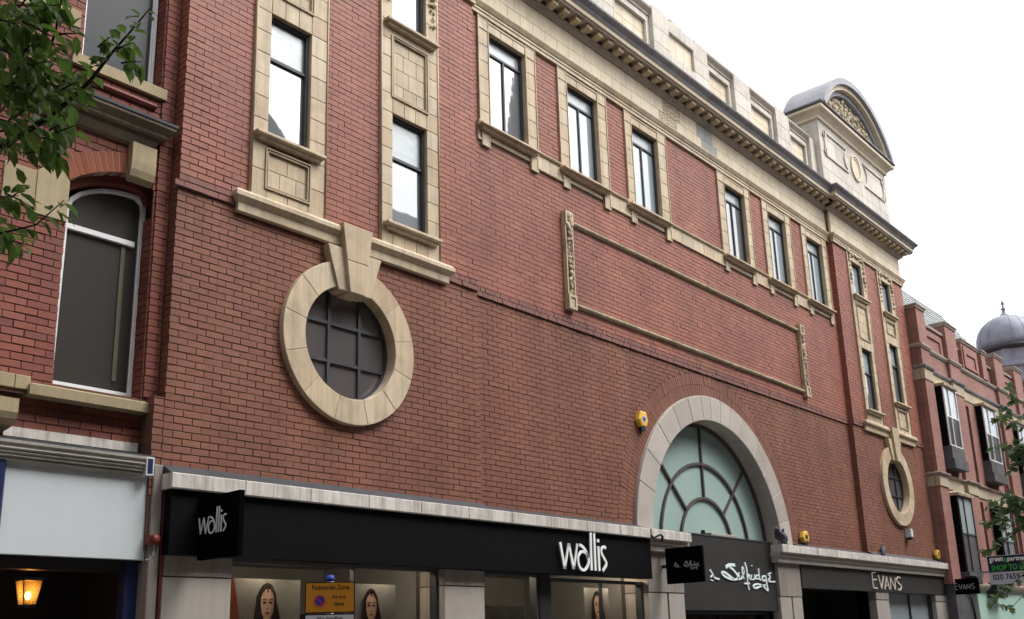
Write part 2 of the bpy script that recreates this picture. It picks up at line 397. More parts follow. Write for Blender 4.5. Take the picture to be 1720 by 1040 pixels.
def amber_glass():
    m, nt, b = newmat('amber lantern glass'); nt.nodes.remove(b)
    t = N(nt, 'ShaderNodeBsdfTransparent'); t.inputs[0].default_value = (.95, .6, .25, 1); d = N(nt, 'ShaderNodeBsdfTranslucent'); d.inputs[0].default_value = (.9, .5, .16, 1)
    x = N(nt, 'ShaderNodeMixShader'); x.inputs[0].default_value = .22; nt.links.new(t.outputs[0], x.inputs[1]); nt.links.new(d.outputs[0], x.inputs[2]); nt.links.new(x.outputs[0], nt.nodes['Material Output'].inputs[0]); return m
M['amber'] = amber_glass()
def leaf_mat(name, tones, trans=.5):
    m, nt, b = newmat(name)
    k = len(tones); c = ramp(nt, rnd(nt), [(i/(k-1), t) for i, t in enumerate(tones)])
    c = mul(nt, c, ramp(nt, noise(nt, wpos(nt), 30, 2), [(.3, .8), (.7, 1.15)]))
    nt.links.new(c, b.inputs['Base Color']); b.inputs['Roughness'].default_value = .45; b.inputs['Specular IOR Level'].default_value = .4
    t = N(nt, 'ShaderNodeBsdfTranslucent'); nt.links.new(c, t.inputs[0])
    mx = N(nt, 'ShaderNodeMixShader'); mx.inputs[0].default_value = trans
    nt.links.new(b.outputs[0], mx.inputs[1]); nt.links.new(t.outputs[0], mx.inputs[2]); nt.links.new(mx.outputs[0], nt.nodes['Material Output'].inputs[0]); return m
M['leaf'] = leaf_mat('cherry leaf', [(.105,.190,.036),(.140,.235,.046),(.085,.160,.040),(.185,.270,.058)])
M['leaf2'] = leaf_mat('plane leaf', [(.085,.160,.075),(.110,.190,.085),(.150,.220,.075),(.080,.150,.090)])
def far_brick():
    m, nt, b = newmat('fine red brickwork')
    g = N(nt, 'ShaderNodeNewGeometry'); sp = N(nt, 'ShaderNodeSeparateXYZ'); cb = N(nt, 'ShaderNodeCombineXYZ'); ad = N(nt, 'ShaderNodeMath', operation='ADD')
    nt.links.new(g.outputs['Position'], sp.inputs[0]); nt.links.new(sp.outputs[0], ad.inputs[0]); nt.links.new(sp.outputs[1], ad.inputs[1])
    nt.links.new(ad.outputs[0], cb.inputs[0]); nt.links.new(sp.outputs[2], cb.inputs[1])
    t = N(nt, 'ShaderNodeTexBrick'); t.inputs['Scale'].default_value = 1; t.inputs['Brick Width'].default_value = .235; t.inputs['Row Height'].default_value = .082; t.inputs['Mortar Size'].default_value = .006
    t.inputs['Color1'].default_value = (.25,.10,.08,1); t.inputs['Color2'].default_value = (.30,.13,.10,1); t.inputs['Mortar'].default_value = (.22,.16,.14,1)
    nt.links.new(cb.outputs[0], t.inputs['Vector'])
    st = ramp(nt, noise(nt, wpos(nt), .8, 5), [(.3, .8), (.7, 1.1)])
    nt.links.new(mul(nt, t.outputs['Color'], st), b.inputs['Base Color']); b.inputs['Roughness'].default_value = .8
    bump(nt, b, t.outputs['Fac'], -.4, .004); return m
M['far_brick'] = far_brick()
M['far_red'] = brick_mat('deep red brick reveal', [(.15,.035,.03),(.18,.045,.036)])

# ------------------------------------------------------------------ ground
g = obj('ground', MB().box(-400, 500, -400, 500, -.3, -.02), M['asphalt'], kind='structure')
g = obj('pavement', MB().box(-20, 90, -19.9, 0, -.02, 0.0), M['pave'], kind='structure')

# ------------------------------------------------------------------ numbers of the store
XC = 18.2055
XL, XB = 5.662, 10.902             # left bay
XBR, XR = 2*XC-XB, 2*XC-XL
YC = .135                          # the middle is set back by this much
ZL = 7.014                         # ledge between brown lower and red upper brick
Z0, ZM = 3.30, 12.27               # brick starts behind the canopy, ends under the moulding
CO = .0845; BL = .2375
def mir(on): return (lambda a, b: (2*XC-b, 2*XC-a)) if on else (lambda a, b: (a, b))
store = thing('department_store', 'long red brick store with buff stone dressings, stone cornice and central arch over the shopfronts', 'building', (XC, 0, 0))

# bricks -------------------------------------------------------------
class Bricks:
    """Collects bricks of one wall; the ones that show largest become objects, the rest one mass."""
    def __init__(s): s.full = []; s.cut = []
    def field(s, a0, a1, z0, z1, frame, cuts=(), phase=0, jh=.010, jv=.009, bl=BL, soft=.002, mat=0, top=False):
        n = int(math.ceil((z1-z0)/CO-1e-6)); k0 = 0
        for k in range(n):
            if top: b1 = z1-k*CO; b0 = max(z0, b1-CO)
            else: b0 = z0+k*CO; b1 = min(z1, b0+CO)
            if b1-b0 < .02: continue
            zc = (b0+b1)/2; iv = [(a0, a1)]
            for cut in cuts:
                c = cut(zc)
                if c is None: continue
                nv = []
                for p, q in iv:
                    if c[1] <= p or c[0] >= q: nv.append((p, q)); continue
                    if c[0] > p: nv.append((p, c[0]))
                    if c[1] < q: nv.append((c[1], q))
                iv = nv
            off = (bl/2 if (k+phase) % 2 else 0.0)
            for p, q in iv:
                i0 = int(math.floor((p-a0-off)/bl))-1; i1 = int(math.ceil((q-a0-off)/bl))+1
                for i in range(i0, i1):
                    u0 = a0+off+i*bl; x0 = max(u0+jv/2, p); x1 = min(u0+bl-jv/2, q)
                    if x1-x0 < .03: continue
                    d = R.gauss(0, soft)
                    whole = (x1-x0) > bl-jv-1e-4 and (b1-b0) > CO-1e-4
                    dz0, dz1 = R.uniform(0, .002), R.uniform(0, .002)
                    (s.full if whole else s.cut).append((x0, x1, b0+jh/2+dz0, b1-jh/2-dz1, d, frame, mat))
    def emit(s, mb, t):
        x0, x1, z0, z1, d, fr, _ = t; b = len(mb.v); e = .03
        for o in (d, -e):
            for a, z in ((x0, z0), (x1, z0), (x1, z1), (x0, z1)): mb.v.append(tuple(fr(a, z, o)))
        mb.f += [(b, b+1, b+2, b+3), (b, b+4, b+5, b+1), (b+1, b+5, b+6, b+2), (b+2, b+6, b+7, b+3), (b+3, b+7, b+4, b)]
    def build(s, parent, mats, n=300, single_frames=None, test=None):
        sc_ = []
        for i, t in enumerate(s.full):
            if not getattr(t[5], 'front', False): continue
            p = t[5]((t[0]+t[1])/2, (t[2]+t[3])/2, 0); q = project(p)
            if q and 5 < q[0] < 1715 and 5 < q[1] < 1035: sc_.append((q[2], i))
        sc_.sort(); pick = set(i for _, i in sc_[:n])
        shared = {}
        for i in sorted(pick):
            x0, x1, z0, z1, d, fr, mt = s.full[i]
            var = R.randrange(5)
            if (mt, var) not in shared:
                hw = (BL-.009)/2; hh = (CO-.010)/2-.001; c = .003
                j = lambda: R.uniform(-.0012, .0012)
                v = [(-hw+c+j(), -j(), -hh+c+j()), (hw-c+j(), j(), -hh+c+j()), (hw-c+j(), j(), hh-c+j()), (-hw+c+j(), j(), hh-c+j()), (-hw, c, -hh), (hw, c, -hh), (hw, c, hh), (-hw, c, hh), (-hw, .033, -hh), (hw, .033, -hh), (hw, .033, hh), (-hw, .033, hh)]
                f = [(0,1,2,3)]
                for k in range(4):
                    l = (k+1) % 4; f += [(4+k, 4+l, l, k), (8+k, 8+l, 4+l, 4+k)]
                me = bpy.data.meshes.new('brick'); me.from_pydata(v, [], f); me.update(); me.materials.append(mats[mt]); shared[(mt, var)] = me
            o = bpy.data.objects.new('brick', shared[(mt, var)])
            link(o, parent, fr((x0+x1)/2, (z0+z1)/2, d))
        for mt in range(len(mats)):
            mb = MB()
            for i, t in enumerate(s.full):
                if i not in pick and t[6] == mt: s.emit(mb, t)
            for t in s.cut:
                if t[6] == mt: s.emit(mb, t)
            if mb.v: obj('bricks', mb, mats[mt], parent, kind='stuff')
def front(y):
    f = lambda a, z, o: (a, y-o, z)
    f.front = True; return f
def cut_rect(x0, x1, z0, z1): return lambda z: (x0, x1) if z0-.01 < z < z1+.01 else None
def cut_circ(cx, cz, r): return lambda z: None if abs(z-cz) >= r else (cx-math.sqrt(r*r-(z-cz)**2), cx+math.sqrt(r*r-(z-cz)**2))
def cut_arch(cx, cz, r): return lambda z: (cx-r, cx+r) if z <= cz else (None if z-cz >= r else (cx-math.sqrt(r*r-(z-cz)**2), cx+math.sqrt(r*r-(z-cz)**2)))

# openings
OX, OZ, RO, RI = 8.3004, 5.601, 1.130, .781
AX0, AX1, AO0, AO1 = 6.614, 7.821, 6.864, 7.530
BX0, BX1, BO0, BO1 = 8.809, 10.021, 9.050, 9.759
WZ0, WZ1, WZT = 10.07, 11.985, 12.209
W = [(11.134, 11.419, 12.398, 12.684), (13.338, 13.635, 14.593, 14.900), (15.534, 15.800, 16.775, 17.105)]
W = W + [tuple(2*XC-t for t in reversed(q)) for q in reversed(W)]
ACZ, AR0, AR1, AR2 = 3.397, 2.606, 3.129, 3.62

YU, YLO = 0.0, .03                  # bay planes: upper / lower
wall = None
def add_wall():
    global wall
    mb = MB(); gap = .008
    for on in (False, True):
        m = mir(on); x0, x1 = m(XL, XB)
        holes = [rect(*m(AO0, AO1), 8.1, 9.96), rect(*m(AO0, AO1), 10.9, 11.99), rect(*m(BO0, BO1), 7.5, 9.37), rect(*m(BO0, BO1), 10.9, 11.99)]
        join(mb, sheet([rect(x0+gap, x1-gap, ZL, 12.6)] + holes, YU+gap))
        cx = sum(m(OX, OX))/2
        join(mb, sheet([rect(x0+gap, x1-gap, Z0-.6, ZL), circ(cx, OZ, RI+.1)], YLO+gap))
        for xx in (x0+gap, x1-gap):      # returns
            mb.v += [(xx, YU+gap, ZL), (xx, .6, ZL), (xx, .6, 12.6), (xx, YU+gap, 12.6)]; b = len(mb.v); mb.f.append((b-4, b-3, b-2, b-1))
            mb.v += [(xx, YLO+gap, Z0-.6), (xx, .6, Z0-.6), (xx, .6, ZL), (xx, YLO+gap, ZL)]; b = len(mb.v); mb.f.append((b-4, b-3, b-2, b-1))
        mb.box(x0+gap, x1-gap, YU+gap, YLO+gap+.02, ZL-.001, ZL+.005)
    arch = [(XC+(AR0+.2)*math.cos(math.pi*i/40), ACZ+(AR0+.2)*math.sin(math.pi*i/40)) for i in range(41)]
    outer = [(XB-.05, Z0-.6), (XC-AR0-.2, Z0-.6)] + list(reversed(arch)) + [(XC+AR0+.2, Z0-.6), (XBR+.05, Z0-.6), (XBR+.05, ZL), (XB-.05, ZL)]
    join(mb, sheet([outer], YC+.03+gap))
    join(mb, sheet([rect(XB-.05, XBR+.05, ZL, 12.6)] + [rect(q[1]-.02, q[2]+.02, WZ0, WZ1+.02) for q in W], YC+gap))
    mb.box(XB, XBR, YC+gap, YC+.06, ZL-.001, ZL+.005)
    mb.box(XL-.13, XL+.02, YLO+.012, .6, Z0-.6, 4.42)
    # body behind: side walls, back and roof deck
    mb.box(XL+.02, XL+.3, .6, 12, 0, 13.5); mb.box(XR-.3, XR-.02, .6, 12, 0, 13.5); mb.box(XL+.3, XR-.3, 11.7, 12, 0, 13.5)
    wall = obj('wall', mb, M['mortar'], store)
    B = Bricks()
    for on in (False, True):
        m = mir(on); x0, x1 = m(XL, XB)
        cuts = [cut_rect(*m(AX0+.03, AX1-.03), 7.2, 12.6), cut_rect(*m(BX0+.03, BX1-.03), 7.2, 12.6)]
        B.field(x0, x1, ZL+.172, ZM+.05, front(YU), cuts, 0, .0095, .006, mat=0)
        # two courses of purple headers over the ledge
        B.field(x0, x1, ZL, ZL+.172, front(YU-.004), [cut_rect(*m(6.43, 10.21), 6.9, 7.3)], 0, .009, .008, bl=.1185, soft=.003, mat=2)
        cx = sum(m(OX, OX))/2
        B.field(x0, x1, Z0, ZL-.003, front(YLO), [cut_circ(cx, OZ, RI+.14)], 0, .0105, .0095, mat=1, top=True)
        # the returns that face the street end
        xx = x0
        B.field(.031, .31, ZL, ZM+.05, (lambda xx: lambda a, z, o: (xx-o, a, z))(xx), (), 1, .0095, .006, mat=0)
        B.field(.061, .31, Z0, ZL-.003, (lambda xx: lambda a, z, o: (xx-o, a, z))(xx), (), 1, .0105, .0095, mat=1, top=True)
    B.field(XL-.13, XL, Z0, 4.42, front(YLO), (), 1, .0105, .0095, mat=1)
    B.field(.061, .31, Z0, 4.42, lambda a, z, o: (XL-.13-o, a, z), (), 0, .0105, .0095, mat=1)
    cw = [cut_rect(q[0]+.02, q[3]-.02, WZ0-.25, WZT) for q in W]
    B.field(XB, XBR, ZL+.172, WZT+.04, front(YC), cw, 1, .0095, .005, mat=0)
    B.field(XB, XBR, ZL, ZL+.172, front(YC-.004), (), 0, .009, .008, bl=.1185, soft=.003, mat=2)
    B.field(XB, XBR, Z0, ZL-.003, front(YC+.03), [cut_arch(XC, ACZ, AR2-.01)], 1, .0105, .0095, mat=1, top=True)
    B.build(wall, [M['brick_up'], M['brick_low'], M['brick_purple']], 300)
    # gauged brick arch: two rings of bricks on edge
    mb = MB(); yf = YC+.03
    for r0, r1 in ((AR1+.004, AR1+.243), (AR1+.252, AR2-.012)):
        n = int(math.pi*(r0+r1)/2/.083)
        for i in range(n):
            a0 = math.pi*(i+.06)/n; a1 = math.pi*(i+.94)/n
            if ACZ+r0*math.sin(a0) < Z0-.1: continue
            d = R.gauss(0, .002)
            mb.sector(XC, ACZ, r0, r1, a0, a1, yf-.002-d, yf+.03, 1)
    obj('bricks', mb, M['brick_low'], wall, kind='stuff')
add_wall()

# stones --------------------------------------------------------------
def stone(parent, name, x0, x1, y0, y1, z0, z1, mat, c=.006, gap=.0022, label=None):
    if not inview(((x0+x1)/2, y0, (z0+z1)/2), 90): return None
    return obj(name, MB().cbox(x0+gap, x1-gap, y0+R.uniform(-.001, .001), y1, z0+gap, z1-gap, c), M[mat], parent, label)
def window(parent, x0, x1, z0, z1, y, vbars=(), hbars=(), fw=.055, bw=.035, mats=('mirror',), fmat='frame', deep=.07, name='window'):
    """frame with glazing bars; every pane is a sub-part"""
    mb = MB(); e = .001
    mb.box(x0, x0+fw, y-deep, y+.03, z0, z1); mb.box(x1-fw, x1, y-deep, y+.03, z0, z1)
    mb.box(x0+fw, x1-fw, y-deep+.002, y+.03, z0, z0+fw); mb.box(x0+fw, x1-fw, y-deep+.002, y+.03, z1-fw, z1)
    hz = [z0+fw] + [h for h in hbars] + [z1-fw]
    for h in hbars: mb.box(x0+fw, x1-fw, y-deep*.7, y+.02, h-bw/2, h+bw/2)
    top = hbars[-1] if hbars else z1-fw
    for vb in vbars: mb.box(vb-bw/2, vb+bw/2, y-deep*.6, y+.02, z0+fw, top-bw/2)
    fr = obj(name, mb, M[fmat], parent)
    k = 0
    for i in range(len(hz)-1):
        xs = [x0+fw] + (list(vbars) if hz[i] < top-1e-6 else []) + [x1-fw]
        for j in range(len(xs)-1):
            obj('pane', MB().box(xs[j]+e, xs[j+1]-e, y, y+.006, hz[i]+e, hz[i+1]-e), M[mats[min(i, len(mats)-1)]], fr)
    return fr
def carve_drop(mb, x, y, z0, z1, wd):
    """hanging garland of carved leaves and fruit"""
    n = max(3, int((z1-z0)/(wd*.55)))
    for i in range(n):
        t = i/(n-1); z = z1+(z0-z1)*t; s = wd*(.36+.16*math.sin(t*9+x)) * (1-.35*t)
        mb.blob((x+wd*.2*math.sin(i*2.1), y-.012, z), s*.62, s*.5, s*1.05, .6*math.sin(i*1.9), 6, 4)
        mb.blob((x-wd*.24*math.cos(i*1.7), y-.006, z-.02), s*.38, s*.42, s*.8, -.8*math.cos(i*2.3), 6, 4)
def panel_frame(mb, x0, x1, z0, z1, y, w_=.022, d=.018):
    mb.ringloops(rect(x0, x1, z0, z1), rect(x0+w_, x1-w_, z0+w_, z1-w_), y-d, y+.01)
    mb.ringloops(rect(x0+w_*1.9, x1-w_*1.9, z0+w_*1.9, z1-w_*1.9), rect(x0+w_*2.5, x1-w_*2.5, z0+w_*2.5, z1-w_*2.5), y-d*.5, y+.01)

def jambs(p, a0, o0, o1, a1, z0, z1, m, n):
    h = (z1-z0)/n
    for k in range(n):
        for q0, q1 in ((a0, o0), (o1, a1)):
            x0, x1 = m(q0, q1); dz = 0 if k in (0, n-1) else R.uniform(-.02, .02)
            stone(p, 'jamb_stone', x0, x1, -.03, .24, z0+k*h, z0+(k+1)*h, 'terra')
def lintel(p, a0, a1, z0, z1, m, n, mat='terra'):
    for k in range(n):
        x0, x1 = m(a0+(a1-a0)*k/n, a0+(a1-a0)*(k+1)/n)
        stone(p, 'head_stone', x0, x1, -.03, .24, z0, z1, mat)
def infill(p, x0, x1, z0, z1, m, y=-.006):
    """ashlar courses filling a recessed panel, half-bonded"""
    nz = max(1, round((z1-z0)/.30)); h = (z1-z0)/nz
    for k in range(nz):
        cs = [x0, x0+(x1-x0)*.5, x1] if k % 2 else [x0, x0+(x1-x0)*.33, x0+(x1-x0)*.72, x1]
        for i in range(len(cs)-1):
            q = m(cs[i], cs[i+1]); stone(p, 'panel_stone', q[0], q[1], y, .1, z0+k*h, z0+(k+1)*h, 'terra', .004)
def sill(p, x0, x1, z0, z1, m, y=0.0, out=.115):
    q = m(x0, x1); h = z1-z0
    mb = MB().mould([(0, z0), (out*.55, z0+h*.08), (out*.62, z0+h*.42), (out*.9, z0+h*.5), (out, z0+h*.6), (out, z1-.012), (out-.012, z1)], q[0]+out*.3, q[1]-out*.3, y-.03, True, True, y+.2)
    obj('sill', mb, M['terra'], p)
def stack(on, kind):
    m = mir(on)
    if kind == 'A': a0, o0, o1, a1 = AX0, AO0, AO1, AX1
    else: a0, o0, o1, a1 = BX0, BO0, BO1, BX1
    q = m(a0, a1)
    # dark bed behind the stones, with the openings left out
    zlo, zhi = (8.12, 9.96) if kind == 'A' else (7.56, 9.365)
    ho = m(o0-.012, o1+.012)
    mb = sheet([rect(q[0]+.006, q[1]-.006, 7.2, 12.28), rect(*ho, zlo, zhi), rect(*ho, 10.92, 11.98)], .004)
    p = obj('window_surround', mb, M['terra_gap'], store)
    if kind == 'A':
        jambs(p, a0, o0, o1, a1, 7.23, 8.02, m, 2); infill(p, o0, o1, 7.36, 7.97, m); lintel(p, o0, o1, 7.23, 7.36, m, 2); sill(p, 6.715, 7.66, 8.02, 8.125, m)
        jambs(p, a0, o0, o1, a1, 8.02, 9.965, m, 6); lintel(p, o0, o1, 9.965, 10.25, m, 3)
        jambs(p, a0, o0, o1, a1, 9.965, 10.92, m, 3); infill(p, o0, o1, 10.25, 10.72, m); lintel(p, o0, o1, 10.72, 10.81, m, 2)
        pz = ((7.375, 7.955), (10.265, 10.70))
    else:
        jambs(p, a0, o0, o1, a1, 7.23, 7.56, m, 1); lintel(p, o0, o1, 7.23, 7.46, m, 3); sill(p, 8.945, 9.885, 7.46, 7.565, m)
        jambs(p, a0, o0, o1, a1, 7.56, 9.37, m, 6); lintel(p, o0, o1, 9.37, 9.62, m, 3)
        jambs(p, a0, o0, o1, a1, 9.37, 10.92, m, 5); infill(p, o0, o1, 9.62, 10.72, m); lintel(p, o0, o1, 10.72, 10.81, m, 2)
        pz = ((9.635, 10.70),)
    for z0, z1 in pz:
        mf = MB(); pf = m(o0-.03, o1+.03); panel_frame(mf, pf[0], pf[1], z0, z1, -.03, .020, .022); obj('panel_moulding', mf, M['terra'], p)
    sill(p, o0-.10, o1+.12, 10.80, 10.915, m)
    jambs(p, a0, o0, o1, a1, 10.92, 11.97, m, 3); lintel(p, a0, a1, 11.97, 12.27, m, 3)
    # outer roll mouldings
    for e in (q[0]+.012, q[1]-.012):
        obj('roll_moulding', MB().tube([(e, -.036, 7.25), (e, -.036, 12.25)], .013, 6), M['terra'], p, smooth=True)
    if inview((q[0], 0, 11.6), 60):
        for xe in (m(a0+.11, a0+.11)[0], m(a1-.12, a1-.12)[0]):
            mc = MB(); carve_drop(mc, xe, -.04, 11.27, 12.2, .2); obj('carved_drop', mc, M['terra_dirty'], p, smooth=True)
        mc = MB()
        if inview((q[0], 0, 12.1), 60):
            for i in range(9):
                t = i/8; mc.blob((q[0]+.15+(q[1]-q[0]-.3)*t, -.05, 12.13+.05*math.sin(t*math.pi)+.03*math.sin(i*2.4)), .07, .035, .05, i*.9, 6, 4)
        if mc.v: obj('carving', mc, M['terra_dirty'], p, smooth=True)
    x0, x1 = m(o0, o1)
    xg = (x0+x1)/2
    window(store, x0, x1, zlo, zhi, .09, (), (9.335,) if kind == 'A' else (8.69,), fw=.04, bw=.045, mats=('mirror', 'frost'), deep=.055)
    if inview(((x0+x1)/2, 0, 11.2), 80): window(store, x0, x1, 10.92, 11.97, .09, (), (), fw=.04, mats=('mirror',) if not on else ('mirror_pale',), deep=.055)
for on in (False, True):
    for kd in 'AB': stack(on, kd)

# moulded string course and round windows
SP = [(0, 6.945), (.03, 6.95), (.035, 7.06), (.055, 7.075), (.085, 7.11), (.10, 7.13), (.10, 7.185), (.085, 7.2), (.07, 7.225), (.0, 7.235)]
def round_window(on):
    m = mir(on); cx = sum(m(OX, OX))/2
    p = part('string_course', store, (cx, 0, 6.95))
    xs = [6.425, 6.93, 7.44, 7.93, 8.29]
    segs = [(xs[i], xs[i+1]) for i in range(4)] + [(8.31, 8.66), (8.66, 9.17), (9.17, 9.68), (9.68, 10.22)]
    for i, (s0, s1) in enumerate(segs):
        x0, x1 = m(s0, s1); first = x0 < min(m(6.425, 6.425)[0], m(10.22, 10.22)[0])+.01; last = x1 > max(m(6.425, 6.425)[0], m(10.22, 10.22)[0])-.01
        obj('string_stone', MB().mould(SP, x0+(0.06 if first else .0015), x1-(.06 if last else .0015), -.012, first, last, YLO+.05), M['terra'], p)
    ring = obj('round_window_surround', MB().ringloops(circ(cx, OZ, RO-.012), circ(cx, OZ, RI+.012), -.045, .2), M['terra_gap'], store)
    n = 11; a0 = math.radians(90+19); span = math.radians(360-38)
    for i in range(n):
        s0 = a0+span*i/n; s1 = a0+span*(i+1)/n; gp = .0016
        obj('voussoir', MB().sector(cx, OZ, RI, RO, s0+gp, s1-gp, -.055-R.uniform(0, .003), .22, 5, .006), M['terra'], ring)
    def mp(pts): return [(m(a, a)[0], z) for a, z in (pts if not on else reversed(pts))]
    obj('keystone', MB().poly(mp([(8.175, 6.27), (8.43, 6.27), (8.485, 6.72), (8.115, 6.72)]), -.155, .2, .007), M['terra'], ring)
    obj('keystone', MB().poly(mp([(8.114, 6.724), (8.486, 6.724), (8.565, 7.25), (8.035, 7.25)]), -.155, .1, .007), M['terra'], ring)
    obj('keystone', MB().poly(mp([(8.025, 6.29), (8.172, 6.29), (8.09, 6.90), (7.83, 6.90)]), -.095, .2, .006), M['terra'], ring)
    obj('keystone', MB().poly(mp([(8.433, 6.29), (8.58, 6.29), (8.775, 6.90), (8.515, 6.90)]), -.095, .2, .006), M['terra'], ring)
    y = .15
    mb = MB().ringloops(circ(cx, OZ, RI+.02), circ(cx, OZ, RI-.045), y-.03, y+.05)
    for d in (-.265, .265):
        h = math.sqrt((RI-.02)**2-d*d)
        mb.box(cx+d-.022, cx+d+.022, y-.035, y+.02, OZ-h, OZ+h)
    for d in (-.265, .265):
        h = math.sqrt((RI-.02)**2-d*d); xs = [cx-h, cx-.265-.022, cx-.265+.022, cx+.265-.022, cx+.265+.022, cx+h]
        for i in (0, 2, 4): mb.box(xs[i], xs[i+1], y-.032, y+.02, OZ+d-.022, OZ+d+.022)
    fr = obj('round_window', mb, M['frame'], store)
    c = circ(cx, OZ, RI-.03, 64); e = [-2, -.265, .265, 2]
    for i in range(3):
        for j in range(3):
            pl = clip_rect(c, cx+e[i]+.001, cx+e[i+1]-.001, OZ+e[j]+.001, OZ+e[j+1]-.001)
            if len(pl) > 2: obj('pane', MB().poly(pl, y, y+.006), M['mirror_dim' if not on else ('mirror' if (i, j) in ((0, 1), (0, 0)) else 'mirror_dim')], fr)
round_window(False); round_window(True)

# six paired windows in the middle -----------------------------------
def arch_window(i):
    a0, o0, o1, a1 = W[i]; yf = YC-.025
    p = obj('window_architrave', sheet([rect(a0+.005, a1-.005, WZ0-.2, WZT+.03), rect(o0-.012, o1+.012, WZ0, WZ1)], yf+.016), M['terra_gap'], store)
    n = 6; h = (WZ1-WZ0)/n
    for k in range(n):
        for q0, q1 in ((a0, o0), (o1, a1)): stone(p, 'jamb_stone', q0, q1, yf, YC+.32, WZ0+k*h, WZ0+(k+1)*h, 'terra')
    for q0, q1 in ((a0, o0), (o1, a1)): stone(p, 'corner_stone', q0, q1, yf-.004, YC+.1, WZ1, WZT, 'terra')
    for k in range(3):
        w3 = (o1-o0)/3; stone(p, 'head_stone', o0+k*w3, o0+(k+1)*w3, yf, YC+.32, WZ1, WZT, 'terra')
    # raised fillets on the architrave
    mf = MB(); t = .018
    mf.box(a0, a0+t, yf-.016, yf+.01, WZ0, WZT); mf.box(a1-t, a1, yf-.016, yf+.01, WZ0, WZT)
    mf.box(o0-t*1.4, o0-t*.3, yf-.012, yf+.01, WZ0, WZT-.01); mf.box(o1+t*.3, o1+t*1.4, yf-.012, yf+.01, WZ0, WZT-.01)
    for q0, q1 in ((a0+t, o0-t*1.4), (o1+t*1.4, a1-t)): mf.box(q0, q1, yf-.012, yf+.01, WZ1-.012, WZ1+.006); mf.box(q0, q1, yf-.012, yf+.01, WZT-.022, WZT-.006)
    mf.box(o0-t*.3, o1+t*.3, yf-.012, yf+.01, WZT-.06, WZT-.04)
    obj('fillet_moulding', mf, M['terra'], p)
    sill(p, o0-.25, o1+.10, WZ0-.085, WZ0+.02, lambda a, b: (a, b), YC, .13)
    # apron band under the sill with two ears
    for k in range(3):
        w3 = (o1-o0+.1)/3; stone(p, 'apron_stone', o0-.05+k*w3, o0-.05+(k+1)*w3, yf+.004, YC+.1, 9.87, WZ0-.08, 'terra')
    for ex in (a0+.04, a1-.23):
        mb = MB().cbox(ex, ex+.2, yf-.012, YC+.1, 9.72, WZ0-.06, .006); mb.ringloops(rect(ex, ex+.2, 9.72, WZ0-.06), rect(ex+.02, ex+.18, 9.74, WZ0-.08), yf-.022, yf)
        obj('ear_stone', mb, M['terra'], p)
    gl = ('mirror', 'frost') if i in (0,) else ('mirror_pale', 'frost')
    if i == 3: gl = ('mirror', 'frost')
    window(store, o0, o1, WZ0+.01, WZ1, YC+.105, ((o0+o1)/2,), (11.66,), .04, .04, mats=gl, deep=.045)
for i in range(6): arch_window(i)
# band of stone running between the windows at sill height
band = part('sill_band', store, (XC, YC, 9.84))
edges = [(W[0][0]-.05, W[0][0]+.03)] + [(W[i][3]-.03, W[i+1][0]+.03) for i in range(5)] + [(W[5][3]-.03, W[5][3]+.05)]
for e0, e1 in edges:
    n = max(1, round((e1-e0)/.45)); wv = (e1-e0)/n
    for k in range(n): stone(band, 'band_stone', e0+k*wv, e0+(k+1)*wv, YC-.022, YC+.08, 9.84, 10.12, 'terra')
    mb = MB().mould([(0, 10.10), (.03, 10.105), (.045, 10.13), (.045, 10.15), (0, 10.155)], e0, e1, YC-.02, False, False); mb.mould([(0, 9.80), (.02, 9.805), (.02, 9.835), (0, 9.84)], e0, e1, YC-.02, False, False)
    obj('band_moulding', mb, M['terra'], band)

# architrave moulding, frieze, cornice ---------------------------------
zones = [(XL, XB, YU, True, True), (XB, XBR, YC, False, False), (XBR, XR, YU, True, True)]
AP = [(0, 12.215), (.03, 12.22), (.03, 12.29), (.045, 12.295), (.045, 12.34), (.06, 12.35), (.085, 12.40), (.10, 12.43), (.10, 12.455), (0, 12.475)]
def run(name, prof, x0, x1, yp, rl, rr, mat, seg, parent, yback=None, pname='moulding_stone'):
    n = max(1, round((x1-x0)/seg)); wv = (x1-x0)/n
    for k in range(n):
        c0, c1 = x0+k*wv, x0+(k+1)*wv
        if not inview(((c0+c1)/2, yp, prof[0][1]), 130): continue
        obj(pname, MB().mould(prof, c0+(0 if k == 0 and rl else .0015), c1-(0 if k == n-1 and rr else .0015), yp, rl and k == 0, rr and k == n-1, yback), M[mat], parent)
moul = part('architrave_band', store, (XC, 0, 12.215))
frz = part('frieze', store, (XC, 0, 12.47))
cor = part('cornice', store, (XC, 0, 13.15))
CP_BED = [(0, 13.14), (.03, 13.145), (.05, 13.17), (.10, 13.20), (.12, 13.23), (.12, 13.255), (0, 13.255)]
CP_COR = [(0, 13.385), (.375, 13.385), (.385, 13.395), (.385, 13.475), (.40, 13.485)]
CP_CYM = [(.0, 13.484), (.395, 13.486), (.41, 13.51), (.43, 13.55), (.48, 13.59), (.515, 13.62), (.525, 13.655), (.50, 13.675), (-.10, 13.76)]
M['oddstone'] = stone_mat('grey replacement stone', [(.30,.31,.29)], (.2,.2,.19), .4, 60, .1)
def vermic():
    m, nt, b = newmat('vermiculated stone'); v = wpos(nt)
    vo = N(nt, 'ShaderNodeTexVoronoi'); vo.inputs['Scale'].default_value = 26; nt.links.new(v, vo.inputs['Vector'])
    nt.links.new(ramp(nt, noise(nt, v, 20, 3), [(.3, (.45,.37,.26)), (.7, (.60,.51,.38))]), b.inputs['Base Color']); b.inputs['Roughness'].default_value = .9
    bump(nt, b, vo.outputs['Distance'], 1.0, .05); return m
M['vermic'] = vermic()
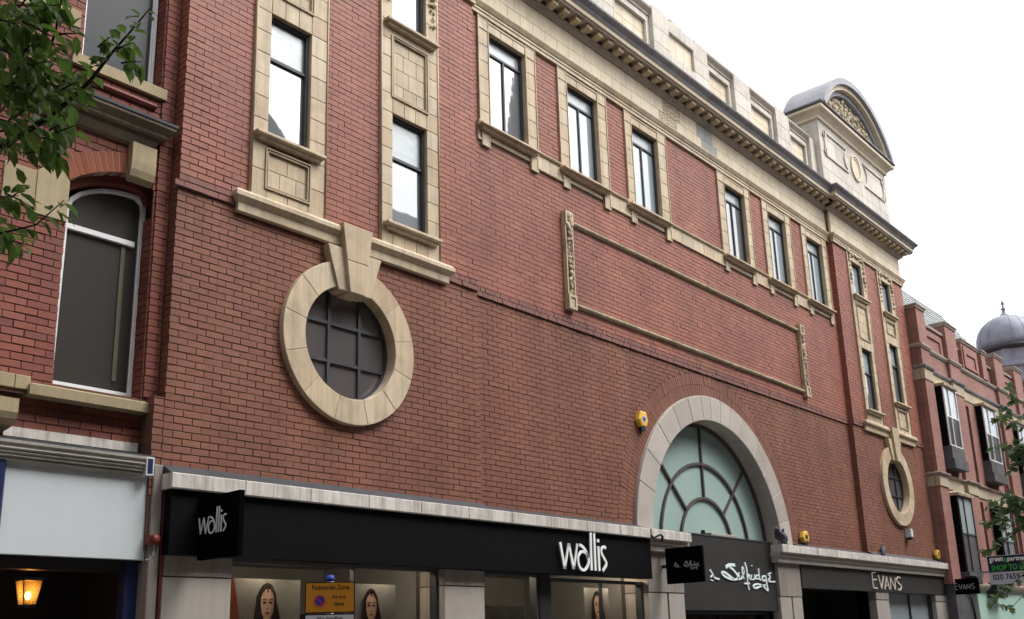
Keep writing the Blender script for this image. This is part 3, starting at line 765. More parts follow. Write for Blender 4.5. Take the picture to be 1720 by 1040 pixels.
for x0, x1, yp, rl, rr in zones:
    run('architrave', AP, x0, x1, yp-.02, rl, rr, 'terra', .95, moul)
    bw = .3565; ya = yp-.012
    obj('frieze_bed', MB().box(x0+.01, x1-.01, ya+.012, yp+.2, 12.46, 13.2), M['terra_gap'], frz)
    for row, (z0, z1) in enumerate(((12.465, 12.80), (12.80, 13.15))):
        n = int((x1-x0)/bw)+2
        for k in range(-1, n):
            c0 = max(x0, x0+(k+(.5 if row else 0))*bw); c1 = min(x1, x0+(k+1+(.5 if row else 0))*bw)
            if c1-c0 < .04: continue
            cx = (c0+c1)/2
            mat = 'vermic' if (17.02 < cx < 17.75) else ('oddstone' if 18.62 < cx < 19.3 and row == 0 or 18.7 < cx < 19.3 and row == 1 else 'frieze')
            stone(frz, 'frieze_stone', c0, c1, ya, yp+.05, z0, z1, mat, .004, .0018)
    run('bed', CP_BED, x0, x1, yp-.012, rl, rr, 'bedstone', 1.4, cor)
    run('corona', CP_COR, x0, x1, yp-.012, rl, rr, 'frieze', 1.05, cor)
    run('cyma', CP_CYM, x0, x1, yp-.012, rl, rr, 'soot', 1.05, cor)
    # soffit and modillion blocks
    q0, q1 = (x0-.36 if rl else x0), (x1+.36 if rr else x1)
    obj('soffit', MB().box(q0+(.002), q1-.002, yp-.36, yp+.1, 13.345, 13.384), M['bedstone'], cor)
    n = int((x1-x0)/.349)
    for k in range(n+1):
        c = x0+(x1-x0)*(k+.0)/n
        if not rl and k in (0, n): continue
        if not inview((c, yp, 13.3), 60): continue
        mb = MB(); ax = ((1,0,0),(0,1,0),(0,0,1))
        b0, b1 = c-.085, c+.085
        mb.quadbox([(b0, yp-.305, 13.262), (b1, yp-.305, 13.262), (b1, yp-.12, 13.235), (b0, yp-.12, 13.235), (b0, yp-.305, 13.344), (b1, yp-.305, 13.344), (b1, yp-.12, 13.344), (b0, yp-.12, 13.344)])
        obj('modillion', mb, M['terra_dirty'], cor)

# roof deck and parapet -------------------------------------------------
obj('roof', MB().box(XL+.3, XR-.3, .75, 11.7, 13.42, 13.52), M['lead'], store)
par = part('parapet', store, (XC, .3, 13.6))
yp = .30
obj('parapet_core', MB().box(XB-.2, XBR+.2, yp+.07, yp+.5, 13.4, 15.3), M['parapet'], par)
def die(x0, x1, top):
    hs = [13.55, 14.15, 14.65, 15.05, top]
    for k in range(4):
        cs = [x0, x1] if (x1-x0) < .9 or k % 2 else [x0, (x0+x1)/2, x1]
        for i in range(len(cs)-1): stone(par, 'die_stone', cs[i], cs[i+1], yp-.10, yp+.5, hs[k], hs[k+1], 'parapet', .006, .0012)
    stone(par, 'cap_stone', x0+.16, x1-.10, yp-.06, yp+.4, top, top+.10, 'parapet', .02)
def coped(x0, x1):
    for k, (z0, z1) in enumerate(((13.55, 14.45), (15.13, 15.27))): 
        for i in range(2): stone(par, 'panel_stone', x0+(x1-x0)*i/2, x0+(x1-x0)*(i+1)/2, yp+.0, yp+.2, z0, z1, 'parapet', .008)
    stone(par, 'panel_stone', x0, x0+.14, yp, yp+.2, 14.45, 15.13, 'parapet', .008); stone(par, 'panel_stone', x1-.14, x1, yp, yp+.2, 14.45, 15.13, 'parapet', .008)
    nn = 3
    for i in range(nn):
        for z0, z1 in ((14.45, 14.79), (14.79, 15.13)):
            a = x0+.14; b = (x1-x0-.28)/nn; stone(par, 'panel_stone', a+b*i, a+b*(i+1), yp+.06, yp+.2, z0, z1, 'frieze', .004)
    mf = MB().ringloops(rect(x0+.13, x1-.13, 14.44, 15.14), rect(x0+.17, x1-.17, 14.48, 15.10), yp-.02, yp+.05); obj('panel_moulding', mf, M['parapet'], par)
    obj('coping', MB().mould([(0, 15.27), (.02, 15.28), (.03, 15.34), (.07, 15.39), (.10, 15.43), (.10, 15.49), (.0, 15.53), (-.4, 15.53)], x0, x1, yp, False, False, yp+.5), M['bedstone'], par)
cd0 = [(17.12, 19.55)]
die(17.12, 17.80, 15.55); die(18.88, 19.55, 15.5)
for z0, z1 in ((13.55, 14.15), (14.15, 14.60), (15.20, 15.50)): 
    for i in range(2): stone(par, 'die_stone', 17.80+.54*i, 17.80+.54*(i+1), yp-.10, yp+.5, z0, z1, 'parapet', .006, .0012)
for i in range(3): stone(par, 'panel_stone', 17.80+.36*i, 17.80+.36*(i+1), yp-.03, yp+.3, 14.60, 15.20, 'frieze', .004)
stone(par, 'cap_stone', 18.0, 18.55, yp-.06, yp+.4, 15.50, 15.66, 'parapet', .03)
coped(19.55, 20.85); die(20.85, 21.70, 15.47); coped(21.70, 23.15); die(23.15, 23.95, 15.5); coped(23.95, 25.25)
stone(par, 'die_stone', 25.25, 25.62, yp-.10, yp+.5, 13.55, 15.45, 'parapet', .012)
coped(15.55, 17.12); die(14.75, 15.55, 15.5); coped(13.3, 14.75); die(12.5, 13.3, 15.5); coped(11.1, 12.5)

# attic block with segmental pediment over the right bay ---------------
att = part('attic', store, (28.13, .4, 13.6))
ax0, ax1, ac = 25.58, 30.66, 28.12
obj('attic_core', MB().box(ax0+.01, ax1-.01, .05, .95, 13.5, 16.1), M['parapet'], att)
for k, (z0, z1) in enumerate(((13.6, 14.1), (14.1, 14.6), (14.6, 15.1), (15.1, 15.6), (15.6, 16.1))):
    n = 7; off = .5 if k % 2 else 0
    for i in range(-1, n):
        c0 = max(ax0, ax0+(i+off)*(ax1-ax0)/n); c1 = min(ax1, ax0+(i+1+off)*(ax1-ax0)/n)
        if c1-c0 > .05: stone(att, 'attic_stone', c0, c1, .035, .3, z0, z1, 'parapet', .006, .0015)
PP = [(0, 16.06), (.06, 16.08), (.07, 16.16), (.15, 16.24), (.26, 16.30), (.27, 16.38), (.31, 16.44), (.31, 16.48), (-.05, 16.52)]
obj('pediment_cornice', MB().mould(PP[:6], ax0, ax1, .035, True, True, .95), M['frieze'], att)
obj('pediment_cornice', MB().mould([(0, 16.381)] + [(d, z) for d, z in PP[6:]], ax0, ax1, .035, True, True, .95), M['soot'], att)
PR, PZ = 3.085, 15.015
aa = math.asin((16.50-PZ)/PR)
n = 9
for i in range(n):
    s0 = aa+(math.pi-2*aa)*i/n; s1 = aa+(math.pi-2*aa)*(i+1)/n
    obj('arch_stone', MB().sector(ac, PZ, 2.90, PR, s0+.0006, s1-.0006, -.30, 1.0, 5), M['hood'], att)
    obj('arch_stone', MB().sector(ac, PZ, 2.76, 2.898, s0+.0006, s1-.0006, -.20, .4, 5), M['frieze'], att)
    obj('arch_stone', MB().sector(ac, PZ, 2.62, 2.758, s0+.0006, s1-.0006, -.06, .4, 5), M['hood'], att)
tym = [(ac+2.7*math.cos(math.asin((16.5-PZ)/2.7)+(math.pi-2*math.asin((16.5-PZ)/2.7))*i/24), PZ+2.7*math.sin(math.asin((16.5-PZ)/2.7)+(math.pi-2*math.asin((16.5-PZ)/2.7))*i/24)) for i in range(25)]
obj('tympanum', MB().poly(tym, .09, .9), M['parapet'], att)
mc = MB(); RR = random.Random(5)
for i in range(230):
    x = RR.uniform(-2.1, 2.1); zt = math.sqrt(max(0, 2.58**2-x*x))+PZ
    z = RR.uniform(16.56, max(16.6, zt-.05))
    if zt < 16.62: continue
    s = RR.uniform(.035, .085); mc.blob((ac+x, .07-RR.uniform(0, .04), z), s, s*.8, s*RR.uniform(1, 1.9), RR.uniform(-1.5, 1.5), 6, 4)
for sx in (-1, 1):
    for k in range(5):
        cx_, cz_ = ac+sx*(.35+k*.37), 16.82+.35*math.exp(-k*.5)
        mc.tube([(cx_+sx*(.17-.014*t)*math.cos(t*.55), .03, cz_+(.17-.014*t)*math.sin(t*.55)) for t in range(12)], .026, 5)
obj('tympanum_carving', mc, M['terra_dirty'], att, smooth=True)
for sx in (-1, 1):
    mf = MB(); L = [(ac+sx*2.25, 15.02), (ac+sx*.62, 15.02), (ac+sx*.80, 15.25), (ac+sx*.84, 15.45), (ac+sx*.76, 15.65), (ac+sx*.62, 15.82), (ac+sx*2.25, 15.82)]
    cxm = ac+sx*1.45; I = [(cxm+(x-cxm)*.93, 15.42+(z-15.42)*.88) for x, z in L]
    mf.ringloops(L, I, -.005, .05)
    for zz in (15.15, 15.70): mf.lathe([(.07, 0), (.11, -.02), (.11, -.04), (.0, -.04)], (ac+sx*2.2, .035, zz), 10, 'y')
    obj('attic_panel', mf, M['parapet'], att)
el = lambda r: [(ac+r*.86*math.cos(2*math.pi*i/32), 15.42+r*1.02*math.sin(2*math.pi*i/32)) for i in range(32)]
mo = MB().ringloops(el(.43), el(.36), -.015, .05); mo.ringloops(el(.33), el(.29), .0, .05); mo.poly(el(.30), .022, .05)
obj('oval_medallion', mo, M['frieze'], att)

# long blank panel framed by rails and carved drops ---------------------
pnl = part('blank_panel', store, (XC, YC, 7.3))
for z0, z1 in ((9.005, 9.095), (7.415, 7.505)):
    n = 16; xa, xb = 13.50, 22.91; wv = (xb-xa)/n; h = z1-z0
    for k in range(n):
        prof = [(0, z0), (.03, z0+.004), (.06, z0+h*.25), (.07, z0+h*.55), (.055, z0+h*.8), (.02, z1-.004), (0, z1)]
        obj('rail_stone', MB().mould(prof, xa+k*wv+.001, xa+(k+1)*wv-.001, YC, False, False), M['terra_dirty'], pnl)
for xs0, xs1 in ((13.30, 13.53), (22.85, 23.09)):
    y0 = YC-.085
    for k in range(5):
        z0 = 7.60+.30*k; stone(pnl, 'strip_stone', xs0, xs1, YC-.05, YC+.05, z0, z0+.30, 'terra', .006)
    for z0, z1 in ((7.33, 7.60), (8.95, 9.21)):
        mb = MB().cbox(xs0, xs1, y0, YC+.05, z0, z1, .006); mb.ringloops(rect(xs0, xs1, z0, z1), rect(xs0+.045, xs1-.045, z0+.045, z1-.045), y0-.02, y0+.01); obj('block', mb, M['terra'], pnl)
    for e in (xs0, xs1-.028): obj('fillet_moulding', MB().box(e, e+.028, YC-.085, YC+.02, 7.605, 8.945), M['terra_dirty'], pnl)
    mc = MB(); carve_drop(mc, (xs0+xs1)/2, YC-.075, 7.66, 9.13, .19); obj('carved_drop', mc, M['terra_dirty'], pnl, smooth=True)
    mc = MB(); carve_drop(mc, (xs0+xs1)/2+.015, YC-.085, 7.75, 9.05, .15); obj('carved_drop', mc, M['terra_dirty'], pnl, smooth=True)

# great arch and fanlight -----------------------------------------------
YA = YC-.045
arc = obj('arch_surround', MB().ringloops([(XC+(AR1-.01)*math.cos(math.pi*i/40), ACZ+(AR1-.01)*math.sin(math.pi*i/40)) for i in range(41)] + [(XC, ACZ)], [(XC+(AR0+.01)*math.cos(math.pi*i/40), ACZ+(AR0+.01)*math.sin(math.pi*i/40)) for i in range(41)] + [(XC, ACZ)], YA+.012, .5), M['mortar_brown'], store)
cutsA = [2, 14, 27, 40, 52, 66, 76, 84, 92, 99, 109, 121, 134, 147, 160, 178]
for i in range(len(cutsA)-1):
    s0, s1 = math.radians(cutsA[i])+.0009, math.radians(cutsA[i+1])-.0009
    obj('voussoir', MB().sector(XC, ACZ, AR0, AR1, s0, s1, YA-R.uniform(0, .003), .30, 5, .008), M['granite'], arc)
    obj('soffit_stone', MB().sector(XC, ACZ, AR0+.002, AR0+.2, s0, s1, .302, .56, 5), M['granite'], arc)
yg = .50; FZ = 3.40
def arcbar(mb, r, wd, a0=0.0, a1=math.pi, y0=None, n=40): mb.sector(XC, FZ, r-wd/2, r+wd/2, a0, a1, yg-.05 if y0 is None else y0, yg+.02, n)
mb = MB(); arcbar(mb, AR0-.03, .09); arcbar(mb, 1.75, .055); arcbar(mb, 1.03, .055)
for a in (45, 90, 135):
    a = math.radians(a); d = Vector((math.cos(a), 0, math.sin(a))); c = Vector((XC, yg-.02, FZ)) + d*((1.03+AR0)/2)
    mb.obox(c, (d, Vector((0,1,0)), d.cross(Vector((0,1,0)))), (AR0-1.03)/2-.03, .028, .024)
fan = obj('fanlight', mb, M['bar'], store)
dg = math.pi/4
for r0, r1, a0, a1 in [(0.02, 1.02, 0, math.pi)] + [(1.03, 1.74, k*dg, (k+1)*dg) for k in range(4)] + [(1.76, AR0-.01, k*dg, (k+1)*dg) for k in range(4)]:
    obj('pane', MB().sector(XC, FZ, r0, r1, a0+.001, a1-.001, yg, yg+.01, 16), M['mint'], fan)

# canopy ledge over the shops --------------------------------------------
can = part('canopy_ledge', store, (XC, 0, 3.36))
YF = -.22
def canopy(x0, x1):
    n = max(1, round((x1-x0)/.93)); wv = (x1-x0)/n
    for k in range(n):
        a, b = x0+k*wv+.002, x0+(k+1)*wv-.002
        mb = MB(); mb.cbox(a, b, YF+R.uniform(-.002, .002), .2, 3.365, 3.535, .008); obj('canopy_slab', mb, M['canopy'], can)
for x0, x1 in ((5.66, 15.03), (15.07, 16.42), (20.15, 30.90)): canopy(x0, x1)
def flash(x0, x1, yb):
    b = MB().quadbox([(x0, YF+.05, 3.536), (x1, YF+.05, 3.536), (x1, yb, 3.536), (x0, yb, 3.536), (x0, YF+.06, 3.545), (x1, YF+.06, 3.545), (x1, yb, 3.655), (x0, yb, 3.655)])
    mb = MB(); mb.quadbox([(x0, YF+.05, 3.536), (x1, YF+.05, 3.536), (x1, yb, 3.536), (x0, yb, 3.536), (x0, YF+.06, 3.545), (x1, YF+.06, 3.545), (x1, yb, 3.655), (x0, yb, 3.655)])
    return mb
for x0, x1, yb in ((5.68, XB, YLO), (XB, XC-AR1-.02, YC+.03), (XC+AR1+.02, XBR, YC+.03), (XBR, 30.75, YLO)): obj('lead_flashing', flash(x0, x1, yb), M['lead'], can)
for x0, x1 in ((15.10, 16.36), (20.2, 30.85)):
    obj('stone_beam', MB().mould([(0, 3.16), (.05, 3.165), (.05, 3.27), (.09, 3.30), (.09, 3.364), (0, 3.364)], x0, x1, -.05, True, True, .2), M['pier'], can)

# shopfronts ----------------------------------------------------------------
def shop_pier(x0, x1, top, split=True, y=0.0):
    p = part('shop_pier', store, ((x0+x1)/2, y, 0))
    obj('pier_core', MB().box(x0+.02, x1-.02, y+.01, y+.6, 0, top), M['mortar_brown'], p)
    obj('pier_block', MB().cbox(x0, x1, y-.012, y+.5, 2.44, top, .006), M['pier_rough'], p)
    for z0, z1 in ((1.25, 2.425), (0.02, 1.24)):
        if split:
            xm = x0+(x1-x0)*.53
            obj('pier_block', MB().cbox(x0, xm-.03, y, y+.5, z0, z1, .006), M['pier'], p); obj('pier_block', MB().cbox(xm+.03, x1, y, y+.5, z0, z1, .006), M['pier'], p)
        else: obj('pier_block', MB().cbox(x0, x1, y, y+.5, z0, z1, .006), M['pier'], p)
shop_pier(5.74, 6.60, 2.70, False); shop_pier(10.05, 10.87, 2.70, False); shop_pier(15.17, 16.37, 3.16); shop_pier(20.27, 21.33, 3.16); shop_pier(25.60, 26.45, 2.7, False); shop_pier(30.0, 30.95, 2.7, False)
# display room behind the glass
room = MB(); room.box(6.0, 15.3, 3.0, 3.1, 0, 3.2); room.box(6.0, 15.3, .55, 3.0, 2.86, 2.95); room.box(5.9, 6.0, .3, 3.1, 0, 3.2); room.box(15.3, 15.4, .3, 3.1, 0, 3.2); room.box(6.0, 15.3, .55, 3.0, 0, .05); room.box(10.3, 10.45, .6, 3.0, 0, 2.9)
rm = obj('display_room', room, M['room'], store)
for x0, x1, y0, y1, z0, z1 in ((6.9, 9.9, 2.4, 2.5, 2.02, 2.14), (11.0, 11.6, 1.2, 1.3, 0, 2.55), (10.9, 12.3, 1.0, 1.1, 0, 2.2), (12.5, 13.4, 1.4, 1.5, 0, 2.25)):
    obj('display_fitting', MB().box(x0, x1, y0, y1, z0, z1), M['roomdark'], rm)
def shop_window(x0, x1, z1, y=.22, vb=(), mats=('shopglass',), fw=.05):
    return window(store, x0, x1, .3, z1, y, vb, (), fw, .012, mats, 'frame', .1, 'shop_window')
shop_window(6.60, 10.05, 2.68, vb=(8.55,)); shop_window(10.87, 12.25, 2.68); 
obj('door_post', MB().box(12.25, 12.52, .1, .3, 0, 2.68), M['roomdark'], store)
shop_window(12.52, 15.17, 2.62, vb=(14.0,))
for x0, x1, z1 in ((16.37, 20.27, 2.12), (21.33, 25.60, 2.66)):
    dk = MB(); dk.box(x0, x1, 1.6, 1.7, 0, z1+.3); dk.box(x0-.05, x0, .2, 1.7, 0, z1+.3); dk.box(x1, x1+.05, .2, 1.7, 0, z1+.3); dk.box(x0, x1, .3, 1.7, z1+.02, z1+.1); obj('shop_entrance', dk, M['dark'], store)
shop_window(26.45, 30.0, 2.68, mats=('mirror_pale',), vb=(28.4,))
shop_window(16.37, 20.27, 2.12, y=.4, vb=(18.3,))

# ------------------------------------------------------------------ signs and lettering
WALLIS = [(0.05, [(12.438, 3.147), (12.53, 2.743)]), (0.04, [(12.53, 2.743), (12.658, 3.136)]), (0.05, [(12.658, 3.136), (12.763, 2.743)]), (0.035, [(12.763, 2.743), (12.883, 3.148)]), (0.045, [(12.936, 3.137), (13.032, 3.101), (13.118, 3.022), (13.164, 2.913), (13.158, 2.848), (13.106, 2.773), (13.019, 2.733), (12.93, 2.767), (12.885, 2.865), (12.898, 2.948), (12.964, 3.015), (13.042, 3.028), (13.116, 2.999), (13.157, 2.931)]), (0.05, [(13.254, 3.351), (13.235, 2.736)]), (0.05, [(13.352, 3.348), (13.341, 2.735)]), (0.05, [(13.45, 3.136), (13.451, 2.734)]), (0.055, [(13.452, 3.255), (13.46, 3.203)]), (0.045, [(13.665, 3.114), (13.618, 3.136), (13.551, 3.109), (13.529, 3.042), (13.586, 2.959), (13.645, 2.896), (13.648, 2.839), (13.55, 2.737)])]
SCRIPT = [(0.045, [(17.47, 2.907), (17.572, 2.807), (17.637, 2.757), (17.798, 2.736)]), (0.035, [(17.463, 2.767), (17.541, 2.799), (17.613, 2.786)]), (0.03, [(17.461, 2.715), (17.555, 2.7)]), (0.085, [(18.477, 3.037), (18.258, 3.033), (18.101, 2.977)]), (0.06, [(18.25, 2.987), (18.369, 2.953), (18.51, 2.866), (18.56, 2.791), (18.458, 2.75), (18.211, 2.758), (18.005, 2.805), (17.923, 2.863), (18.017, 2.881), (18.192, 2.826), (18.366, 2.755)]), (0.035, [(18.64, 2.886), (18.571, 2.853), (18.629, 2.824), (18.542, 2.775), (18.617, 2.754), (18.692, 2.779)]), (0.04, [(18.698, 2.764), (18.837, 2.907), (18.798, 3.015), (18.759, 2.92), (18.811, 2.767)]), (0.06, [(18.905, 3.104), (18.962, 2.974), (18.956, 2.849)]), (0.045, [(18.956, 2.849), (18.956, 2.725), (18.981, 2.547)]), (0.05, [(18.811, 2.675), (19.04, 2.688)]), (0.035, [(18.958, 2.771), (19.057, 2.868), (19.056, 2.774), (19.137, 2.769)]), (0.035, [(19.155, 2.863), (19.122, 2.776), (19.255, 2.78), (19.288, 2.867), (19.304, 2.773)]), (0.045, [(19.483, 3.008), (19.494, 2.802), (19.556, 2.772)]), (0.035, [(19.486, 2.849), (19.388, 2.862), (19.34, 2.79), (19.476, 2.794)]), (0.05, [(19.761, 2.858), (19.637, 2.838), (19.638, 2.758), (19.762, 2.778), (19.796, 2.859), (19.795, 2.683), (19.821, 2.556), (19.615, 2.639), (19.386, 2.681), (19.195, 2.637), (19.269, 2.592), (19.548, 2.645), (19.723, 2.665)]), (0.045, [(20.037, 2.93), (19.907, 2.894), (19.985, 2.848), (19.898, 2.765), (20.016, 2.744), (20.193, 2.749)]), (0.04, [(19.202, 3.061), (19.209, 3.046)])]
MISS = [(.04, [(16.55, 2.80), (16.62, 3.0), (16.72, 2.95), (16.70, 2.78)]), (.04, [(16.70, 2.95), (16.80, 3.02), (16.92, 2.9), (16.88, 2.76), (16.74, 2.76)]), (.035, [(16.98, 2.76), (17.04, 2.90), (17.06, 2.77), (17.12, 2.76)]), (.035, [(17.16, 2.88), (17.10, 2.80), (17.20, 2.77), (17.45, 2.75)])]
EVANS = [(0.06, [(25.382, 3.112), (25.387, 2.724)]), (0.05, [(25.379, 3.105), (25.657, 3.121)]), (0.05, [(25.388, 2.93), (25.644, 2.937)]), (0.05, [(25.387, 2.724), (25.64, 2.722)]), (0.055, [(25.789, 3.052), (25.916, 2.718)]), (0.055, [(25.916, 2.718), (26.152, 3.045)]), (0.055, [(26.152, 2.704), (26.345, 3.031)]), (0.055, [(26.345, 3.031), (26.451, 2.705)]), (0.04, [(26.218, 2.804), (26.416, 2.801)]), (0.055, [(26.534, 2.711), (26.605, 3.026)]), (0.055, [(26.605, 3.026), (26.86, 2.713)]), (0.055, [(26.86, 2.713), (26.939, 3.028)]), (0.055, [(27.326, 3.021), (27.167, 3.048), (27.041, 2.963), (27.159, 2.882), (27.321, 2.804), (27.205, 2.712), (27.042, 2.722)])]
def strokes(S, frame, parent, mat, th=.02, k=1.0, groups=None):
    """each letter is a part; groups lists how many strokes make up each letter"""
    groups = groups or [1]*len(S); i = 0
    for g_ in groups:
        mb = MB()
        for wd, pts in S[i:i+g_]: mb.ribbon(pts, wd*k, frame, th)
        i += g_
        obj('letter', mb, M[mat], parent)
def shrink(S, a0, z0, sa, sz, da, dz, ws):
    return [(wd*ws, [((a-a0)*sa+da, (z-z0)*sz+dz) for a, z in p]) for wd, p in S]
WG = [4, 1, 1, 1, 2, 1]; EG = [4, 2, 3, 3, 1]
f = obj('shop_fascia', MB().cbox(5.70, 15.10, -.155, .02, 2.655, 3.363, .004), M['black']); tag(f, 'long plain black shop fascia with tall thin white lettering near its right end', 'shop sign')
strokes(WALLIS, lambda a, z, o: (a, -.156-.035-o, z), f, 'white', .02, 1.0, WG)
f = obj('shop_fascia', MB().cbox(16.38, 20.26, .06, .12, 2.13, 3.57, .004), M['charcoal']); tag(f, 'deep charcoal fascia under the great arch with pale blue handwritten lettering', 'shop sign')
strokes(SCRIPT, lambda a, z, o: (a, .058-o, z), f, 'white_blue', .02, .72, [3, 2, 1, 1, 3, 1, 1, 2, 1, 1, 1])
obj('fascia_cap', MB().box(16.38, 20.26, .05, .5, 3.572, 3.60), M['lead'], f)
f = obj('shop_fascia', MB().cbox(21.36, 31.0, -.03, .05, 2.635, 3.158, .004), M['charcoal']); tag(f, 'low charcoal fascia at the right end with thin pale metal capitals', 'shop sign')
strokes(EVANS, lambda a, z, o: (a, -.035-o, z), f, 'white_warm', .025, .55, EG)
def blade(x, y0, y1, z0, z1, label):
    t = thing('projecting_sign', label, 'shop sign', (x, y1, z0))
    obj('sign_box', MB().box(x, x+.06, y0, y1, z0, z1), M['bladeblack'], t)
    obj('bracket', MB().box(x+.015, x+.045, y1, .0 if y1 < 0 else y1+.05, (z0+z1)/2-.03, (z0+z1)/2+.03), M['frame'], t)
    return t
# the faces that look down the street towards the viewer (-x); text runs from the wall outwards
t = blade(6.05, -.93, -.155, 2.60, 3.29, 'square black projecting sign at the left end with small white lettering')
sw = shrink(WALLIS, 12.438, 2.735, .53/1.23, .28/.616, -.17, 2.875, .36)
strokes(sw, lambda a, z, o: (6.05-.001-o, -.17-(a+.17), z), t, 'white', .008, 1.0, WG)
t = blade(15.62, -.88, -.12, 2.575, 3.21, 'black projecting sign with small grey handwriting on the pier left of the arch shop')
sw = shrink(MISS+SCRIPT[3:], 16.55, 2.55, .52/3.65, .17/.56, 0, 2.80, .45)
strokes(sw, lambda a, z, o: (15.62-.001-o, -.30-a, z), t, 'gunmetal', .006, .62, [1, 1, 1, 1, 2, 1, 1, 3, 1, 1, 2, 1, 1, 1])
t = blade(30.98, -.95, -.16, 2.63, 3.08, 'dark projecting sign with dim thin capitals at the far right corner of the store')
sw = shrink(EVANS, 25.38, 2.72, .55/1.95, .17/.4, 0, 2.78, .42)
strokes(sw, lambda a, z, o: (30.98-.001-o, -.28-a, z), t, 'gunmetal', .006, .9, EG)

def text(body, frame, width, height, parent, mat, th=.003, name='lettering', bold=0.0):
    c = bpy.data.curves.new('t', 'FONT'); c.body = body; c.size = 1.0; c.offset = bold; c.resolution_u = 3
    o = bpy.data.objects.new('t', c); COL.objects.link(o)
    dg = bpy.context.evaluated_depsgraph_get(); me = o.evaluated_get(dg).to_mesh()
    V = [v.co.copy() for v in me.vertices]; F = [tuple(p.vertices) for p in me.polygons]
    o.evaluated_get(dg).to_mesh_clear(); bpy.data.objects.remove(o); bpy.data.curves.remove(c)
    x0 = min(v.x for v in V); x1 = max(v.x for v in V); z0 = min(v.y for v in V); z1 = max(v.y for v in V)
    mb = MB(); mb.v = [tuple(frame((v.x-x0)/(x1-x0)*width, (v.y-z0)/(z1-z0)*height, th)) for v in V]; mb.f = F
    return obj(name, mb, M[mat], parent)

# parking restriction sign on its post in the street
pc = Vector((5.62, -3.0, 0)); hx = Vector((.79, -.613, 0)); nrm = Vector((-.613, -.79, 0))
t = thing('street_sign', 'orange and white pedestrian zone parking sign on a steel post before the shop window', 'road sign', (pc.x, pc.y, 0))
sf = lambda a, z, o: pc + hx*a + Vector((0, 0, z)) + nrm*(.012+o)
def splate(z0, z1, mat, nm, hw=.21):
    return obj(nm, MB().obox((pc.x, pc.y, (z0+z1)/2), (hx, nrm, (0,0,1)), hw, .010, (z1-z0)/2), M[mat], t)
splate(1.915, 2.18, 'ink', 'border_plate', .214); splate(1.55, 1.908, 'ink', 'border_plate', .214)
op = obj('orange_plate', MB().obox(tuple(pc+nrm*.006+Vector((0,0,2.0475))), (hx, nrm, (0,0,1)), .205, .008, .1235), M['sign_orange'], t)
wp = obj('white_plate', MB().obox(tuple(pc+nrm*.006+Vector((0,0,1.73))), (hx, nrm, (0,0,1)), .205, .008, .168), M['sign_white'], t)
sf2 = lambda du, dz: (lambda a, z, o: pc + hx*(a+du) + Vector((0, 0, z+dz)) + nrm*(.0145+o))
text('Pedestrian Zone', sf2(-.155, 2.115), .32, .040, t, 'ink', .001, bold=.012)
text('At any', sf2(.015, 2.03), .125, .040, t, 'ink', .001, bold=.012); text('time', sf2(.035, 1.975), .085, .034, t, 'ink', .001, bold=.012)
text('No loading', sf2(-.105, 1.845), .215, .042, t, 'ink', .001, bold=.012)
def disc(cu, cz, r0, r1, o, mat, nm):
    mb = MB(); n = 28
    mb.v = [tuple(pc+hx*(cu+r*math.cos(2*math.pi*k/n))+Vector((0,0,cz+r*math.sin(2*math.pi*k/n)))+nrm*(.0145+o)) for r in (r0, r1) for k in range(n)]
    mb.f = [(k, (k+1) % n, n+(k+1) % n, n+k) for k in range(n)]; obj(nm, mb, M[mat], t)
disc(-.088, 2.02, .001, .040, .001, 'sign_blue', 'roundel'); disc(-.088, 2.02, .039, .049, .0015, 'sign_red', 'roundel_ring')
obj('roundel_bar', MB().obox(tuple(pc+hx*-.088+Vector((0,0,2.02))+nrm*.0165), ((hx*.7071+Vector((0,0,-.7071))), nrm, (hx*.7071+Vector((0,0,.7071)))), .041, .0005, .0055), M['sign_red'], t)
obj('post', MB().tube([tuple(pc-nrm*.05), tuple(pc-nrm*.05+Vector((0,0,2.19)))], .038, 12), M['steel'], t, smooth=True)
obj('post_cap', MB().lathe([(.040, 0), (.042, .02), (.03, .05), (.004, .055)], tuple(pc-nrm*.05+Vector((0,0,2.19))), 12), M['sign_blue'], t, smooth=True)

# letting board, set square to the wall of the far terrace
bx = 33.0; t = thing('letting_board', 'navy and white letting board on the far terrace with green and white lettering', 'sign board', (bx, -.3, 2.9))
obj('board', MB().box(bx, bx+.03, -2.05, -.70, 2.94, 3.80), M['sign_white'], t)
obj('board_face', MB().box(bx-.006, bx, -2.03, -.715, 3.305, 3.785), M['to_let_navy'], t)
obj('board_arm', MB().box(bx+.03, bx+.07, -.72, -.2, 3.3, 3.36), M['steel'], t)
bf = lambda du, dz: (lambda a, z, o: (bx-.007-o, -.70-du-a, z+dz))
text('green', bf(.07, 3.575), .40, .165, t, 'white', .002, bold=.03); text('&', bf(.485, 3.595), .09, .13, t, 'to_let_green', .002, bold=.02); text('partners', bf(.585, 3.575), .62, .165, t, 'white', .002, bold=.03)
text('SHOP TO LET', bf(.10, 3.35), 1.08, .165, t, 'to_let_green', .002, bold=.02)
text('020 7659 484', bf(.10, 3.07), 1.14, .17, t, 'to_let_navy', .002, bold=.02)

